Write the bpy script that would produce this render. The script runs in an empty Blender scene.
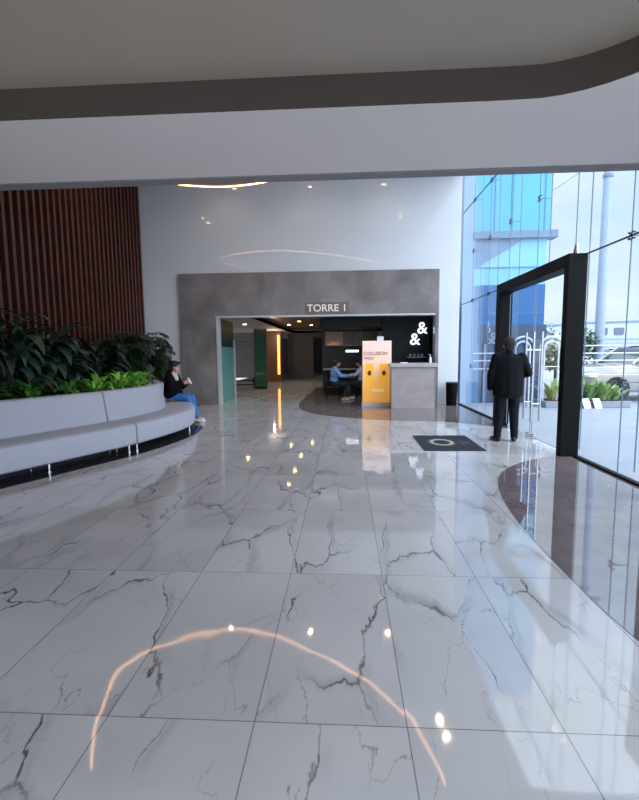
import bpy, bmesh, math, random
from mathutils import Vector, Matrix, Euler, noise
PI = math.pi
rnd = random.Random(7)
S = bpy.context.scene
C = S.collection

# ------------------------------------------------------------------ helpers
def lin(c):
    return tuple((x/255/12.92 if x/255 <= .04045 else ((x/255+.055)/1.055)**2.4) for x in c)

def mat(name, rgb, rough=.6, metal=0., var=.06, scale=6., emis=None, estr=0., spec=.5, coat=0., alpha=1., ior=1.5, bump=0., bscale=40.):
    m = bpy.data.materials.new(name); m.use_nodes = True
    nt = m.node_tree; N = nt.nodes; L = nt.links
    p = N['Principled BSDF']
    c = lin(rgb)
    tc = N.new('ShaderNodeTexCoord'); nz = N.new('ShaderNodeTexNoise'); nz.inputs['Scale'].default_value = scale
    nz.inputs['Detail'].default_value = 4
    L.new(tc.outputs['Object'], nz.inputs['Vector'])
    r = N.new('ShaderNodeValToRGB')
    r.color_ramp.elements[0].position = .3; r.color_ramp.elements[1].position = .7
    r.color_ramp.elements[0].color = tuple(x*(1-var) for x in c)+(1,)
    r.color_ramp.elements[1].color = tuple(min(1, x*(1+var)) for x in c)+(1,)
    L.new(nz.outputs['Fac'], r.inputs['Fac']); L.new(r.outputs['Color'], p.inputs['Base Color'])
    p.inputs['Roughness'].default_value = rough; p.inputs['Metallic'].default_value = metal
    p.inputs['Specular IOR Level'].default_value = spec
    p.inputs['Coat Weight'].default_value = coat; p.inputs['IOR'].default_value = ior
    p.inputs['Alpha'].default_value = alpha
    if emis:
        p.inputs['Emission Color'].default_value = lin(emis)+(1,); p.inputs['Emission Strength'].default_value = estr
    if bump:
        b = N.new('ShaderNodeBump'); b.inputs['Strength'].default_value = bump; b.inputs['Distance'].default_value = .01
        n2 = N.new('ShaderNodeTexNoise'); n2.inputs['Scale'].default_value = bscale
        L.new(tc.outputs['Object'], n2.inputs['Vector']); L.new(n2.outputs['Fac'], b.inputs['Height'])
        L.new(b.outputs['Normal'], p.inputs['Normal'])
    return m

def glass(name, tint=(.93, .97, .98), ior=1.45, mixmax=1., rough=0.0):
    m = bpy.data.materials.new(name); m.use_nodes = True
    nt = m.node_tree; N = nt.nodes; L = nt.links; N.clear()
    o = N.new('ShaderNodeOutputMaterial'); t = N.new('ShaderNodeBsdfTransparent'); g = N.new('ShaderNodeBsdfGlossy')
    t.inputs['Color'].default_value = tint+(1,); g.inputs['Roughness'].default_value = rough
    g.inputs['Color'].default_value = (.9, .95, 1, 1)
    f = N.new('ShaderNodeLayerWeight'); f.inputs['Blend'].default_value = .5
    pw = N.new('ShaderNodeMath'); pw.operation = 'POWER'; pw.inputs[1].default_value = 5.; L.new(f.outputs['Facing'], pw.inputs[0])
    mu = N.new('ShaderNodeMath'); mu.operation = 'MULTIPLY_ADD'; mu.inputs[1].default_value = mixmax; mu.inputs[2].default_value = .035
    L.new(pw.outputs[0], mu.inputs[0])
    x = N.new('ShaderNodeMixShader'); L.new(mu.outputs[0], x.inputs[0]); L.new(t.outputs[0], x.inputs[1]); L.new(g.outputs[0], x.inputs[2])
    L.new(x.outputs[0], o.inputs[0]); return m

def obj(name, bm, m, parent=None, smooth=False, bevel=0, seg=2, autos=40):
    me = bpy.data.meshes.new(name)
    bmesh.ops.recalc_face_normals(bm, faces=bm.faces)
    if smooth:
        a = math.radians(autos)
        for f in bm.faces: f.smooth = True
        for e in bm.edges:
            if len(e.link_faces) == 2 and e.calc_face_angle(0) > a: e.smooth = False
    bm.to_mesh(me); bm.free()
    if m is not None: me.materials.append(m)
    o = bpy.data.objects.new(name, me); C.objects.link(o)
    if parent is not None: o.parent = parent
    if bevel:
        b = o.modifiers.new('bevel', 'BEVEL'); b.width = bevel; b.segments = seg; b.limit_method = 'ANGLE'
    return o

def thing(name, label, cat, loc=(0, 0, 0), rotz=0, group=None):
    o = bpy.data.objects.new(name, None); C.objects.link(o); o.empty_display_size = .1
    o.location = loc; o.rotation_euler = (0, 0, rotz); o['label'] = label; o['category'] = cat
    if group: o['group'] = group
    return o
def tag(o, label, cat, group=None):
    o['label'] = label; o['category'] = cat
    if group: o['group'] = group
    return o
def struct(name, bm, m, parent=None, **k):
    o = obj(name, bm, m, parent, **k)
    if parent is None: o['kind'] = 'structure'
    return o
def dup(root, loc, rotz, label=None, group=None, scale=None):
    r = root.copy(); C.objects.link(r); r.location = loc; r.rotation_euler = (0, 0, rotz)
    if scale: r.scale = (scale,)*3
    if label: r['label'] = label
    if group: r['group'] = group
    for ch in list(root.children):
        c = ch.copy(); C.objects.link(c); c.parent = r
        for g in list(ch.children):
            d = g.copy(); C.objects.link(d); d.parent = c
    return r

def box(bm, x0, x1, y0, y1, z0, z1, M=None):
    v = [bm.verts.new((x, y, z)) for x in (x0, x1) for y in (y0, y1) for z in (z0, z1)]
    for f in ((0, 1, 3, 2), (4, 6, 7, 5), (0, 4, 5, 1), (2, 3, 7, 6), (0, 2, 6, 4), (1, 5, 7, 3)):
        bm.faces.new([v[i] for i in f])
    if M is not None: bmesh.ops.transform(bm, matrix=M, verts=v)
    return v
def B(*a, M=None):
    bm = bmesh.new(); box(bm, *a, M=M); return bm
def tube(bm, pts, r, n=10, cap=True, closed=False):
    pts = [Vector(p) for p in pts]; k = len(pts); rings = []
    rr = r if isinstance(r, (list, tuple)) else [r]*k
    up = None
    for i, p in enumerate(pts):
        if closed: d = pts[(i+1) % k]-pts[i-1]
        else: d = pts[min(i+1, k-1)]-pts[max(i-1, 0)]
        d.normalize()
        if up is None: up = d.orthogonal().normalized()
        else:
            up = (up-d*up.dot(d)); up = up.normalized() if up.length > 1e-6 else d.orthogonal().normalized()
        w = d.cross(up)
        rings.append([bm.verts.new(p+(up*math.cos(2*PI*j/n)+w*math.sin(2*PI*j/n))*rr[i]) for j in range(n)])
    for i in range(k if closed else k-1):
        a, b = rings[i], rings[(i+1) % k]
        for j in range(n): bm.faces.new((a[j], a[(j+1) % n], b[(j+1) % n], b[j]))
    if cap and not closed:
        bm.faces.new(rings[0][::-1]); bm.faces.new(rings[-1])
def T(pts, r, n=10, **k):
    bm = bmesh.new(); tube(bm, pts, r, n, **k); return bm
def lathe(bm, prof, c=(0, 0, 0), n=24):
    rings = []
    for r, z in prof:
        rings.append([bm.verts.new((c[0]+r*math.cos(2*PI*j/n), c[1]+r*math.sin(2*PI*j/n), c[2]+z)) for j in range(n)])
    for a, b in zip(rings, rings[1:]):
        for j in range(n): bm.faces.new((a[j], a[(j+1) % n], b[(j+1) % n], b[j]))
    bm.faces.new(rings[0][::-1]); bm.faces.new(rings[-1])
def LA(prof, c=(0, 0, 0), n=24):
    bm = bmesh.new(); lathe(bm, prof, c, n); return bm
def prism(bm, poly, z0, z1, hole=None):
    a = [bm.verts.new((x, y, z0)) for x, y in poly]; b = [bm.verts.new((x, y, z1)) for x, y in poly]
    n = len(poly)
    for i in range(n): bm.faces.new((a[i], a[(i+1) % n], b[(i+1) % n], b[i]))
    bm.faces.new(a[::-1]); bm.faces.new(b)
def spline(pts, per=8, closed=False):
    P = [Vector(p) for p in pts]; out = []; n = len(P)
    rng = range(n) if closed else range(n-1)
    for i in rng:
        if closed: p0, p1, p2, p3 = P[i-1], P[i], P[(i+1) % n], P[(i+2) % n]
        else: p0, p1, p2, p3 = P[max(i-1, 0)], P[i], P[i+1], P[min(i+2, n-1)]
        for k in range(per):
            t = k/per
            out.append(.5*((2*p1)+(-p0+p2)*t+(2*p0-5*p1+4*p2-p3)*t*t+(-p0+3*p1-3*p2+p3)*t**3))
    if not closed: out.append(P[-1])
    return out
def text_obj(name, s, size, loc, rot, m, parent=None, depth=.004, bold=0., align='CENTER', sx=1.):
    cu = bpy.data.curves.new(name, 'FONT'); cu.body = s; cu.size = size; cu.extrude = depth; cu.offset = bold
    cu.align_x = align; cu.align_y = 'CENTER'
    t = bpy.data.objects.new(name+'_curve', cu); C.objects.link(t)
    dg = bpy.context.evaluated_depsgraph_get()
    me = bpy.data.meshes.new_from_object(t.evaluated_get(dg)); bpy.data.objects.remove(t)
    me.materials.clear(); me.materials.append(m)
    o = bpy.data.objects.new(name, me); C.objects.link(o); o.location = loc; o.rotation_euler = rot; o.scale = (sx, 1, 1)
    if parent: o.parent = parent
    return o

# blob bodies: union of tapered capsules and ellipsoids, voxel-remeshed to one continuous skin
def sph(c, r, M=None, seg=12):
    out = []
    r = r if isinstance(r, (tuple, list)) else (r, r, r)
    for i in range(seg//2+1):
        a = PI*i/(seg//2)
        for j in range(seg):
            b = 2*PI*j/seg
            v = Vector((math.sin(a)*math.cos(b)*r[0], math.sin(a)*math.sin(b)*r[1], math.cos(a)*r[2]))
            if M is not None: v = M @ v
            out.append(Vector(c)+v)
    return out
def blob(name, prims, m, parent, voxel=.012, smooth=4, rz=0):
    bm = bmesh.new()
    for p in prims:
        if isinstance(p, list): pts = [v_ for c_, r_ in p for v_ in sph(c_, r_)]
        elif len(p) == 4: pts = sph(p[0], p[1])+sph(p[2], p[3])
        elif len(p) == 3: pts = sph(p[0], p[1], Euler(p[2]).to_matrix())
        else: pts = sph(p[0], p[1])
        t = bmesh.new()
        for q in pts: t.verts.new(q)
        bmesh.ops.remove_doubles(t, verts=t.verts, dist=1e-5)
        r = bmesh.ops.convex_hull(t, input=t.verts)
        kill = [g for g in r['geom_interior'] if isinstance(g, bmesh.types.BMVert)]
        bmesh.ops.delete(t, geom=kill, context='VERTS')
        bmesh.ops.recalc_face_normals(t, faces=t.faces)
        me = bpy.data.meshes.new('t'); t.to_mesh(me); t.free(); bm.from_mesh(me); bpy.data.meshes.remove(me)
    me = bpy.data.meshes.new(name); bm.to_mesh(me); bm.free()
    o = bpy.data.objects.new(name, me); C.objects.link(o)
    md = o.modifiers.new('r', 'REMESH'); md.mode = 'VOXEL'; md.voxel_size = voxel
    ms = o.modifiers.new('s', 'SMOOTH'); ms.iterations = smooth; ms.factor = .5
    dg = bpy.context.evaluated_depsgraph_get()
    me2 = bpy.data.meshes.new_from_object(o.evaluated_get(dg)); o.modifiers.clear(); o.data = me2
    me2.name = name
    for f in me2.polygons: f.use_smooth = True
    me2.materials.clear(); me2.materials.append(m)
    if parent: o.parent = parent
    return o

# ------------------------------------------------------------------ materials
def floor_mat():
    m = bpy.data.materials.new('polished_white_marble_tile'); m.use_nodes = True
    nt = m.node_tree; N = nt.nodes; L = nt.links; p = N['Principled BSDF']
    def math_(op, a, b=None, c=None):
        n = N.new('ShaderNodeMath'); n.operation = op
        for i, v in enumerate((a, b, c)):
            if v is None: continue
            if isinstance(v, (int, float)): n.inputs[i].default_value = v
            else: L.new(v, n.inputs[i])
        return n.outputs[0]
    g = N.new('ShaderNodeNewGeometry'); sp = N.new('ShaderNodeSeparateXYZ'); L.new(g.outputs['Position'], sp.inputs[0])
    TX, TY, X0, Y0 = .636, 1.272, -.385, 1.711
    u = math_('DIVIDE', math_('SUBTRACT', sp.outputs[0], X0), TX); v = math_('DIVIDE', math_('SUBTRACT', sp.outputs[1], Y0), TY)
    iu, iv = math_('FLOOR', u), math_('FLOOR', v); fu, fv = math_('FRACT', u), math_('FRACT', v)
    cb = N.new('ShaderNodeCombineXYZ'); L.new(iu, cb.inputs[0]); L.new(iv, cb.inputs[1])
    wn = N.new('ShaderNodeTexWhiteNoise'); wn.noise_dimensions = '3D'; L.new(cb.outputs[0], wn.inputs['Vector'])
    off = N.new('ShaderNodeVectorMath'); off.operation = 'SCALE'; off.inputs['Scale'].default_value = 3.
    L.new(wn.outputs['Color'], off.inputs[0])
    ad = N.new('ShaderNodeVectorMath'); ad.operation = 'ADD'; L.new(g.outputs['Position'], ad.inputs[0]); L.new(off.outputs[0], ad.inputs[1])
    rot = N.new('ShaderNodeMapping'); rot.inputs['Rotation'].default_value = (0, 0, .75); rot.inputs['Scale'].default_value = (1.9, .75, 1)
    L.new(ad.outputs[0], rot.inputs['Vector'])
    def ridge(scale, amp, w, seed, nscale=1.3):
        mp = N.new('ShaderNodeMapping'); mp.inputs['Location'].default_value = (seed, seed*.7, 0); L.new(rot.outputs[0], mp.inputs['Vector'])
        n = N.new('ShaderNodeTexNoise'); n.inputs['Scale'].default_value = nscale; n.inputs['Detail'].default_value = 6; n.inputs['Roughness'].default_value = .55
        L.new(mp.outputs[0], n.inputs['Vector'])
        sc = N.new('ShaderNodeVectorMath'); sc.operation = 'SCALE'; sc.inputs['Scale'].default_value = amp; L.new(n.outputs['Color'], sc.inputs[0])
        a2 = N.new('ShaderNodeVectorMath'); a2.operation = 'ADD'; L.new(mp.outputs[0], a2.inputs[0]); L.new(sc.outputs[0], a2.inputs[1])
        vo = N.new('ShaderNodeTexVoronoi'); vo.feature = 'DISTANCE_TO_EDGE'; vo.voronoi_dimensions = '2D'; vo.inputs['Scale'].default_value = scale
        L.new(a2.outputs[0], vo.inputs['Vector'])
        q = N.new('ShaderNodeMapRange'); q.inputs['From Min'].default_value = 0; q.inputs['From Max'].default_value = w
        q.inputs['To Min'].default_value = 1; q.inputs['To Max'].default_value = 0; q.interpolation_type = 'SMOOTHSTEP'
        L.new(vo.outputs['Distance'], q.inputs['Value']); return q.outputs[0]
    def mask(scale, lo, hi, seed):
        mp = N.new('ShaderNodeMapping'); mp.inputs['Location'].default_value = (seed, seed, 0); L.new(ad.outputs[0], mp.inputs['Vector'])
        n = N.new('ShaderNodeTexNoise'); n.inputs['Scale'].default_value = scale; n.inputs['Detail'].default_value = 2
        L.new(mp.outputs[0], n.inputs['Vector'])
        q = N.new('ShaderNodeMapRange'); q.inputs['From Min'].default_value = lo; q.inputs['From Max'].default_value = hi
        L.new(n.outputs['Fac'], q.inputs['Value']); return q.outputs[0]
    v1 = math_('MULTIPLY', ridge(1.15, 1.0, .022, 3.1), mask(1.6, .47, .60, 11))
    v2 = math_('MULTIPLY', ridge(2.1, .9, .016, 9.3, 1.8), mask(2.0, .50, .70, 5))
    v3 = math_('MULTIPLY', ridge(1.15, .9, .09, 3.1), mask(1.4, .44, .72, 11))
    cl = mask(.9, .3, .75, 23)
    def mix(fac, a, b):
        n = N.new('ShaderNodeMix'); n.data_type = 'RGBA'; L.new(fac, n.inputs['Factor'])
        for k, c in (('A', a), ('B', b)):
            s = [i for i in n.inputs if i.name == k and i.type == 'RGBA'][0]
            if isinstance(c, tuple): s.default_value = c+(1,)
            else: L.new(c, s)
        return [o for o in n.outputs if o.type == 'RGBA'][0]
    c = mix(cl, lin((206, 202, 203)), lin((184, 179, 181)))
    c = mix(math_('MULTIPLY', v3, .55), c, lin((128, 124, 132)))
    c = mix(math_('MULTIPLY', v2, .62), c, lin((92, 84, 90)))
    c = mix(math_('MULTIPLY', v1, .9), c, lin((52, 46, 50)))
    # joints
    def edge(f, w):
        return math_('LESS_THAN', math_('MINIMUM', f, math_('SUBTRACT', 1., f)), w)
    gr = math_('MAXIMUM', edge(fu, .0038), edge(fv, .0019))
    c = mix(math_('MULTIPLY', gr, .7), c, lin((62, 58, 64)))
    L.new(c, p.inputs['Base Color'])
    p.inputs['Roughness'].default_value = .045
    p.inputs['IOR'].default_value = 1.75
    b = N.new('ShaderNodeBump'); b.inputs['Strength'].default_value = .12; b.inputs['Distance'].default_value = .012
    n = N.new('ShaderNodeTexNoise'); n.inputs['Scale'].default_value = 3.2; n.inputs['Detail'].default_value = 1
    L.new(ad.outputs[0], n.inputs['Vector']); L.new(n.outputs['Fac'], b.inputs['Height']); L.new(b.outputs['Normal'], p.inputs['Normal'])
    return m

M = {}
M['floor'] = floor_mat()
M['inlay'] = mat('polished_brown_marble', (122, 112, 112), .05, var=.2, scale=2.2, ior=2.0)
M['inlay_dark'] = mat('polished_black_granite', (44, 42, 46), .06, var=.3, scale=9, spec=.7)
M['soffit'] = mat('painted_plaster_soffit', (222, 211, 205), .85, var=.015, scale=2)
M['tan'] = mat('taupe_painted_ceiling', (166, 152, 136), .85, var=.03, scale=1.5)
M['fascia'] = mat('shaded_taupe_recess_edge', (74, 62, 53), .85, var=.04, scale=2)  # shadow on the upright recess edge is put into this dark colour
M['lip'] = mat('grey_soffit_lip', (128, 122, 122), .7, var=.04)
M['ceil'] = mat('high_ceiling_paint', (196, 192, 192), .85, var=.02)
M['white'] = mat('glossy_white_wall_panel', (214, 217, 222), .035, var=.01, scale=1.5, spec=.5)
M['whitem'] = mat('matte_white_wall', (205, 207, 212), .8, var=.01)
M['slat'] = mat('dark_red_wood_slat', (72, 34, 24), .5, var=.25, scale=3)
M['slatback'] = mat('slat_backing', (16, 6, 5), .8)
M['bench'] = mat('light_grey_upholstery', (170, 170, 184), .7, var=.03, scale=8, bump=.15, bscale=120)
M['planter'] = mat('pale_planter_wall', (196, 198, 206), .6, var=.02)
M['soil'] = mat('planter_soil', (48, 38, 30), .95, var=.4, scale=30, bump=.8)
M['chrome'] = mat('brushed_chrome', (205, 205, 210), .18, 1., var=.03)
M['black'] = mat('black_metal_frame', (4, 4, 6), .55, var=.1, spec=.12)
M['blackm'] = mat('matte_black_panel', (8, 8, 10), .6, var=.1, spec=.3)
M['dgrey'] = mat('dark_grey_sealant', (62, 68, 78), .5)
M['seam'] = mat('grey_blue_glass_edge', (110, 128, 146), .3)
M['glass'] = glass('clear_glass', (.93, .97, .985), 1.33, .6)
M['tealglass'] = mat('teal_frosted_glass', (96, 150, 148), .25, var=.08, scale=1.5, alpha=.9)
M['greenglass'] = mat('green_glass_edge', (40, 86, 58), .2, var=.1, alpha=.85)

def stone_mat():
    m = bpy.data.materials.new('grey_veined_stone_cladding'); m.use_nodes = True
    nt = m.node_tree; N = nt.nodes; L = nt.links; p = N['Principled BSDF']
    tc = N.new('ShaderNodeTexCoord')
    n = N.new('ShaderNodeTexNoise'); n.inputs['Scale'].default_value = 1.1; n.inputs['Detail'].default_value = 9; n.inputs['Distortion'].default_value = .3
    L.new(tc.outputs['Object'], n.inputs['Vector'])
    r = N.new('ShaderNodeValToRGB'); e = r.color_ramp.elements
    e[0].position = .25; e[0].color = lin((96, 88, 88))+(1,); e[1].position = .75; e[1].color = lin((150, 143, 142))+(1,)
    for pos, col in ((.490, (122, 114, 113)), (.5, (134, 127, 125)), (.508, (124, 116, 115))):
        x = e.new(pos); x.color = lin(col)+(1,)
    L.new(n.outputs['Fac'], r.inputs['Fac']); L.new(r.outputs['Color'], p.inputs['Base Color'])
    p.inputs['Roughness'].default_value = .35
    return m
M['stone'] = stone_mat()

# ------------------------------------------------------------------ room shell
XL, XR, YF, YB, HC = -5.95, 3.33, 13.28, -4.0, 6.62
struct('floor', B(XL-.2, XR, YB, 36, -.12, 0), M['floor'])

bm = bmesh.new()
# far white wall around the portal opening (opening x -3.76..2.6, z 0..2.62)
box(bm, XL-.2, -3.76, YF, YF+.25, 0, HC); box(bm, 2.60, XR-.04, YF, YF+.25, 0, HC); box(bm, -3.76, 2.60, YF, YF+.25, 2.62, HC)
struct('wall_back', bm, M['white'])
bm = bmesh.new()
box(bm, -4.88, -3.80, YF-.08, YF-.002, 0, 3.88); box(bm, -3.80, 2.60, YF-.08, YF-.002, 2.64, 3.88); box(bm, 2.60, 2.70, YF-.08, YF-.002, 0, 3.88)
o = struct('wall_portal', bm, M['stone'], bevel=.008)
bm = bmesh.new()
box(bm, -3.80, -3.74, YF-.10, YF+.2, 0, 2.64); box(bm, -3.74, 2.60, YF-.10, YF+.2, 2.59, 2.64)
struct('trim_1', bm, mat('pale_portal_frame', (196, 202, 204), .3, .3))
bm = bmesh.new(); box(bm, XL-.2, XL-.06, YB, YF, 0, HC)
struct('wall_left', bm, M['slatback'])
struct('ceiling', B(XL-.2, XR+.1, 4.4, YF+.25, HC, HC+.12), M['ceil'])

# wood slats on left wall
bm = bmesh.new()
y = 3.0
while y < YF-.04:
    box(bm, XL-.06, XL+.03, y, y+.075, .0, HC); y += .205
slats = struct('trim_2', bm, M['slat'])

# soffit with rounded recess and dropped bulkhead
SZ = 3.2
RY = 3.24
def recess_outline():
    pts = [(-5.3, YB+.6), (-5.3, 2.9)]
    pts = [(-5.2, -3.2)]
    for k in range(9):
        a = PI-PI/2*k/8; pts.append((-4.9+.3*math.cos(a), RY-.3+.3*math.sin(a)))
    pts += [(x, RY) for x in (-3.5, -2, -.5, .5, 1.05)]
    cx, cy, rx, ry = 1.15, 1.75, 1.05, RY-1.75
    for k in range(1, 15):
        a = PI/2-PI/2*k/14; pts.append((cx+rx*math.cos(a)**.9 if k < 14 else cx+rx, cy+ry*math.sin(a)))
    pts += [(2.2, 0), (2.2, -3.2)]
    return pts
rc = recess_outline()
bm = bmesh.new()
outer = [bm.verts.new(p+(SZ,)) for p in ((XL-.06, YB), (XL-.06, 4.40), (XR, 4.40), (XR, YB))]
inner = [bm.verts.new(p+(SZ,)) for p in rc]
eo = [bm.edges.new((outer[i], outer[(i+1) % 4])) for i in range(4)]
ei = [bm.edges.new((inner[i], inner[(i+1) % len(inner)])) for i in range(len(inner))]
bmesh.ops.triangle_fill(bm, use_beauty=True, edges=eo+ei)
top = [bm.verts.new(p+(HC,)) for p in ((XL-.06, 4.40), (XR, 4.40))]
bm.faces.new((outer[1], outer[2], top[1], top[0]))
so = struct('ceiling_soffit', bm, M['soffit'])
bm = bmesh.new()
a = [bm.verts.new(p+(SZ,)) for p in rc]; b = [bm.verts.new((p[0], p[1], SZ+.21)) for p in rc]
n = len(rc)
for i in range(n): bm.faces.new((a[i], a[(i+1) % n], b[(i+1) % n], b[i]))
struct('trim_3', bm, M['fascia'], smooth=True)
bm = bmesh.new(); prism(bm, [(p[0]*1.001, p[1]) for p in rc], SZ+.21, SZ+.3)
struct('ceiling_recess', bm, M['tan'])
struct('trim_4', B(XL-.04, XR, 4.36, 4.50, SZ-.012, SZ+.06), M['lip'])

# floor inlays
def inlay(name, poly, m, z=.003):
    bm = bmesh.new(); prism(bm, poly, 0.0, z); return struct(name, bm, m)
far = [(p.x, p.y) for p in spline([(-1.3, 20, 0), (-1.38, 15.5, 0), (-1.40, 13.7, 0), (-1.27, 12.4, 0), (-.98, 11.55, 0), (-.6, 11.0, 0), (.25, 10.42, 0), (1.18, 10.05, 0), (2.1, 9.9, 0), (2.8, 9.5, 0), (3.06, 9.15, 0), (3.30, 8.95, 0)], 8)]
inlay('trim_5', far+[(3.30, 13.27), (2.58, 13.27), (2.58, 20)], M['inlay'])
near = [(p.x, p.y) for p in spline([(3.30, 6.66, 0), (2.95, 6.58, 0), (2.41, 6.2, 0), (1.98, 5.68, 0), (1.72, 5.0, 0), (1.58, 4.2, 0), (1.53, 3.4, 0), (1.53, 2.6, 0), (1.60, 2.0, 0), (1.75, 1.2, 0), (2.2, .2, 0), (3.30, -.8, 0)], 8)]
inlay('trim_6', near, mat('polished_brown_marble_near', (120, 106, 108), .03, var=.2, scale=3.0, ior=2.9))

# ------------------------------------------------------------------ glazed wall on the right
ys = [13.2, 12.1, 10.78, 9.5, 8.15, 6.85, 5.56, 4.26, 2.96, 1.66, .36, -.94, -2.24, -3.54]
zs = [0.02, 2.86, 4.12, 5.38, HC]
DOOR = (6.84, 9.30)
for i in range(len(ys)-1):
    y1, y0 = ys[i], ys[i+1]
    bm = bmesh.new()
    for k in range(4):
        if k == 0 and i in (3, 4): continue
        if y1 < 4.5 and k > 0: continue
        z0, z1 = zs[k]+.006, zs[k+1]-.006
        vs = [bm.verts.new(p) for p in ((XR, y0+.005, z0), (XR, y1-.005, z0), (XR, y1-.005, z1), (XR, y0+.005, z1))]
        bm.faces.new(vs)
    if not bm.faces: bm.free(); continue
    w = struct('window_%d' % (i+1), bm, M['glass'])
    zt = HC if y1 > 4.5 else SZ
    bm = bmesh.new()
    zb = 2.86 if i in (3, 4) else 0
    box(bm, XR-.005, XR+.005, y0-.006, y0+.006, 0 if i != 3 else 2.9, zt)
    obj('vertical_joint', bm, M['seam'], w)
    bm = bmesh.new()
    for z in (zs[1], zs[3]):
        if z < zt: box(bm, XR-.008, XR+.008, y0, y1, z-.010, z+.010)
    obj('horizontal_joint', bm, M['dgrey'], w)
    bm = bmesh.new(); vs = []
    zb = 2.9 if i == 3 else .05
    for q in ((XR+.01, zb), (XR+.20, zb), (XR+.20, zt), (XR+.01, zt)): vs.append(bm.verts.new((q[0], y0, q[1])))
    bm.faces.new(vs); obj('glass_fin', bm, M['glass'], w)
    obj('fin_edge', B(XR+.192, XR+.204, y0-.007, y0+.007, zb, zt), M['seam'], w)
    bm = bmesh.new()
    for z in zs[1:4]+[1.15]:
        if z < zt and z > zb:
            for sy in (-1, 1):
                for sz in (-1, 1):
                    tube(bm, [(XR-.02, y0, z), (XR-.012, y0+sy*.035, z+sz*.035)], .006, 6)
                    tube(bm, [(XR-.02, y0+sy*.035, z+sz*.035), (XR+.015, y0+sy*.035, z+sz*.035)], .013, 8)
            tube(bm, [(XR-.025, y0, z), (XR+.19, y0, z)], .006, 8)
    obj('spider_fitting', bm, mat('steel_spider', (70, 76, 86), .3, .6), w, smooth=True)
bm = bmesh.new(); box(bm, XR-.035, XR+.035, 9.5, YF, 0, .03); box(bm, XR-.035, XR+.035, YB, 6.6, 0, .03)
struct('trim_7', bm, M['black'])

def door_frame(ya, yb, name_label):
    t = thing('door_frame', name_label, 'door frame', (0, 0, 0), 0)
    for (p0, p1) in ((ya, ya+.13), (yb-.2, yb)):
        obj('post', B(3.11, 3.37, p0, p1, 0, 2.88), M['black'], t, bevel=.006)
    obj('lintel', B(3.11, 3.37, ya+.13, yb-.2, 2.70, 2.88), M['black'], t, bevel=.006)
    return t
df = door_frame(6.57, 9.56, 'tall black metal portal frame the suited man is standing in front of')
bm = bmesh.new()
lathe(bm, [(.018, -.02), (.018, .02)], (3.075, 6.70, 2.55), 10)
obj('ceiling_fixing', T([(3.24, 6.64, 2.88), (3.24, 6.64, 3.02)], [.05, .02], 12), M['chrome'], df)
door_frame(1.95, 4.74, 'second black portal frame nearer the viewer, beside the brown curved floor inlay')

def door_leaf(n, y0, y1, pull, lab):
    bm = bmesh.new(); v = [bm.verts.new(p) for p in ((XR-.03, y0, .03), (XR-.03, y1, .03), (XR-.03, y1, 2.66), (XR-.03, y0, 2.66))]; bm.faces.new(v)
    d = struct(n, bm, M['glass'])
    for s in (-.07, .07):
        pb = T([(XR-.03+s, pull, .32), (XR-.03+s, pull, 1.86)], .02, 12)
        for z in (.62, 1.55): tube(pb, [(XR-.03, pull, z), (XR-.03+s, pull, z)], .012, 8)
        obj('pull_handle', pb, M['chrome'], d, smooth=True)
    for yy in (y0, y1-.14): obj('patch_fitting', B(XR-.055, XR-.005, yy, yy+.14, .012, .07), M['chrome'], d, bevel=.004)
    bm = bmesh.new(); box(bm, XR-.036, XR-.024, y0, y0+.008, .03, 2.66); box(bm, XR-.036, XR-.024, y1-.008, y1, .03, 2.66)
    obj('leaf_edge', bm, M['seam'], d)
door_leaf('door_1', 6.88, 8.05, 7.92, '')
door_leaf('door_2', 8.11, 9.28, 8.24, '')
door_leaf('door_3', 2.25, 3.45, 3.3, '')
door_leaf('door_4', 3.52, 4.72, 3.65, '')

# ------------------------------------------------------------------ high ceiling: glowing freeform ceiling disc, downlights
ring = spline([(-3.7, 5.9, 0), (-4.35, 6.8, 0), (-4.75, 7.9, 0), (-4.85, 8.7, 0), (-4.5, 9.35, 0), (-3.8, 9.86, 0), (-2.95, 10.13, 0), (-2.3, 10.12, 0), (-1.6, 9.92, 0), (-.8, 9.48, 0), (.3, 8.65, 0), (1.05, 7.85, 0), (1.38, 7.1, 0), (1.5, 6.4, 0), (1.1, 5.5, 0), (-.3, 4.95, 0), (-2.2, 4.95, 0)], 8, True)
RZ = 5.2
disc = thing('ceiling_disc', 'suspended brown freeform ceiling disc with a glowing warm rim light', 'ceiling light', (-1.7, 7.5, RZ))
bm = bmesh.new(); prism(bm, [(p.x+1.7, p.y-7.5) for p in ring], 0, .1)
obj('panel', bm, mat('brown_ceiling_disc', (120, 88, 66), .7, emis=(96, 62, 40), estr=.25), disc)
led = mat('warm_led_strip', (255, 220, 180), .5, emis=(255, 190, 130), estr=8)
bm = bmesh.new(); tube(bm, [(p.x+1.7, p.y-7.5, -.005) for p in ring], .014, 8, closed=True)
obj('light_strip', bm, led, disc, smooth=True)
for (x, y) in ((-3, -1), (0, 1.8), (2, 0), (-1, -2)):
    obj('suspension_rod', T([(x, y, .1), (x, y, HC-RZ)], .008, 6), M['chrome'], disc)

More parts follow.
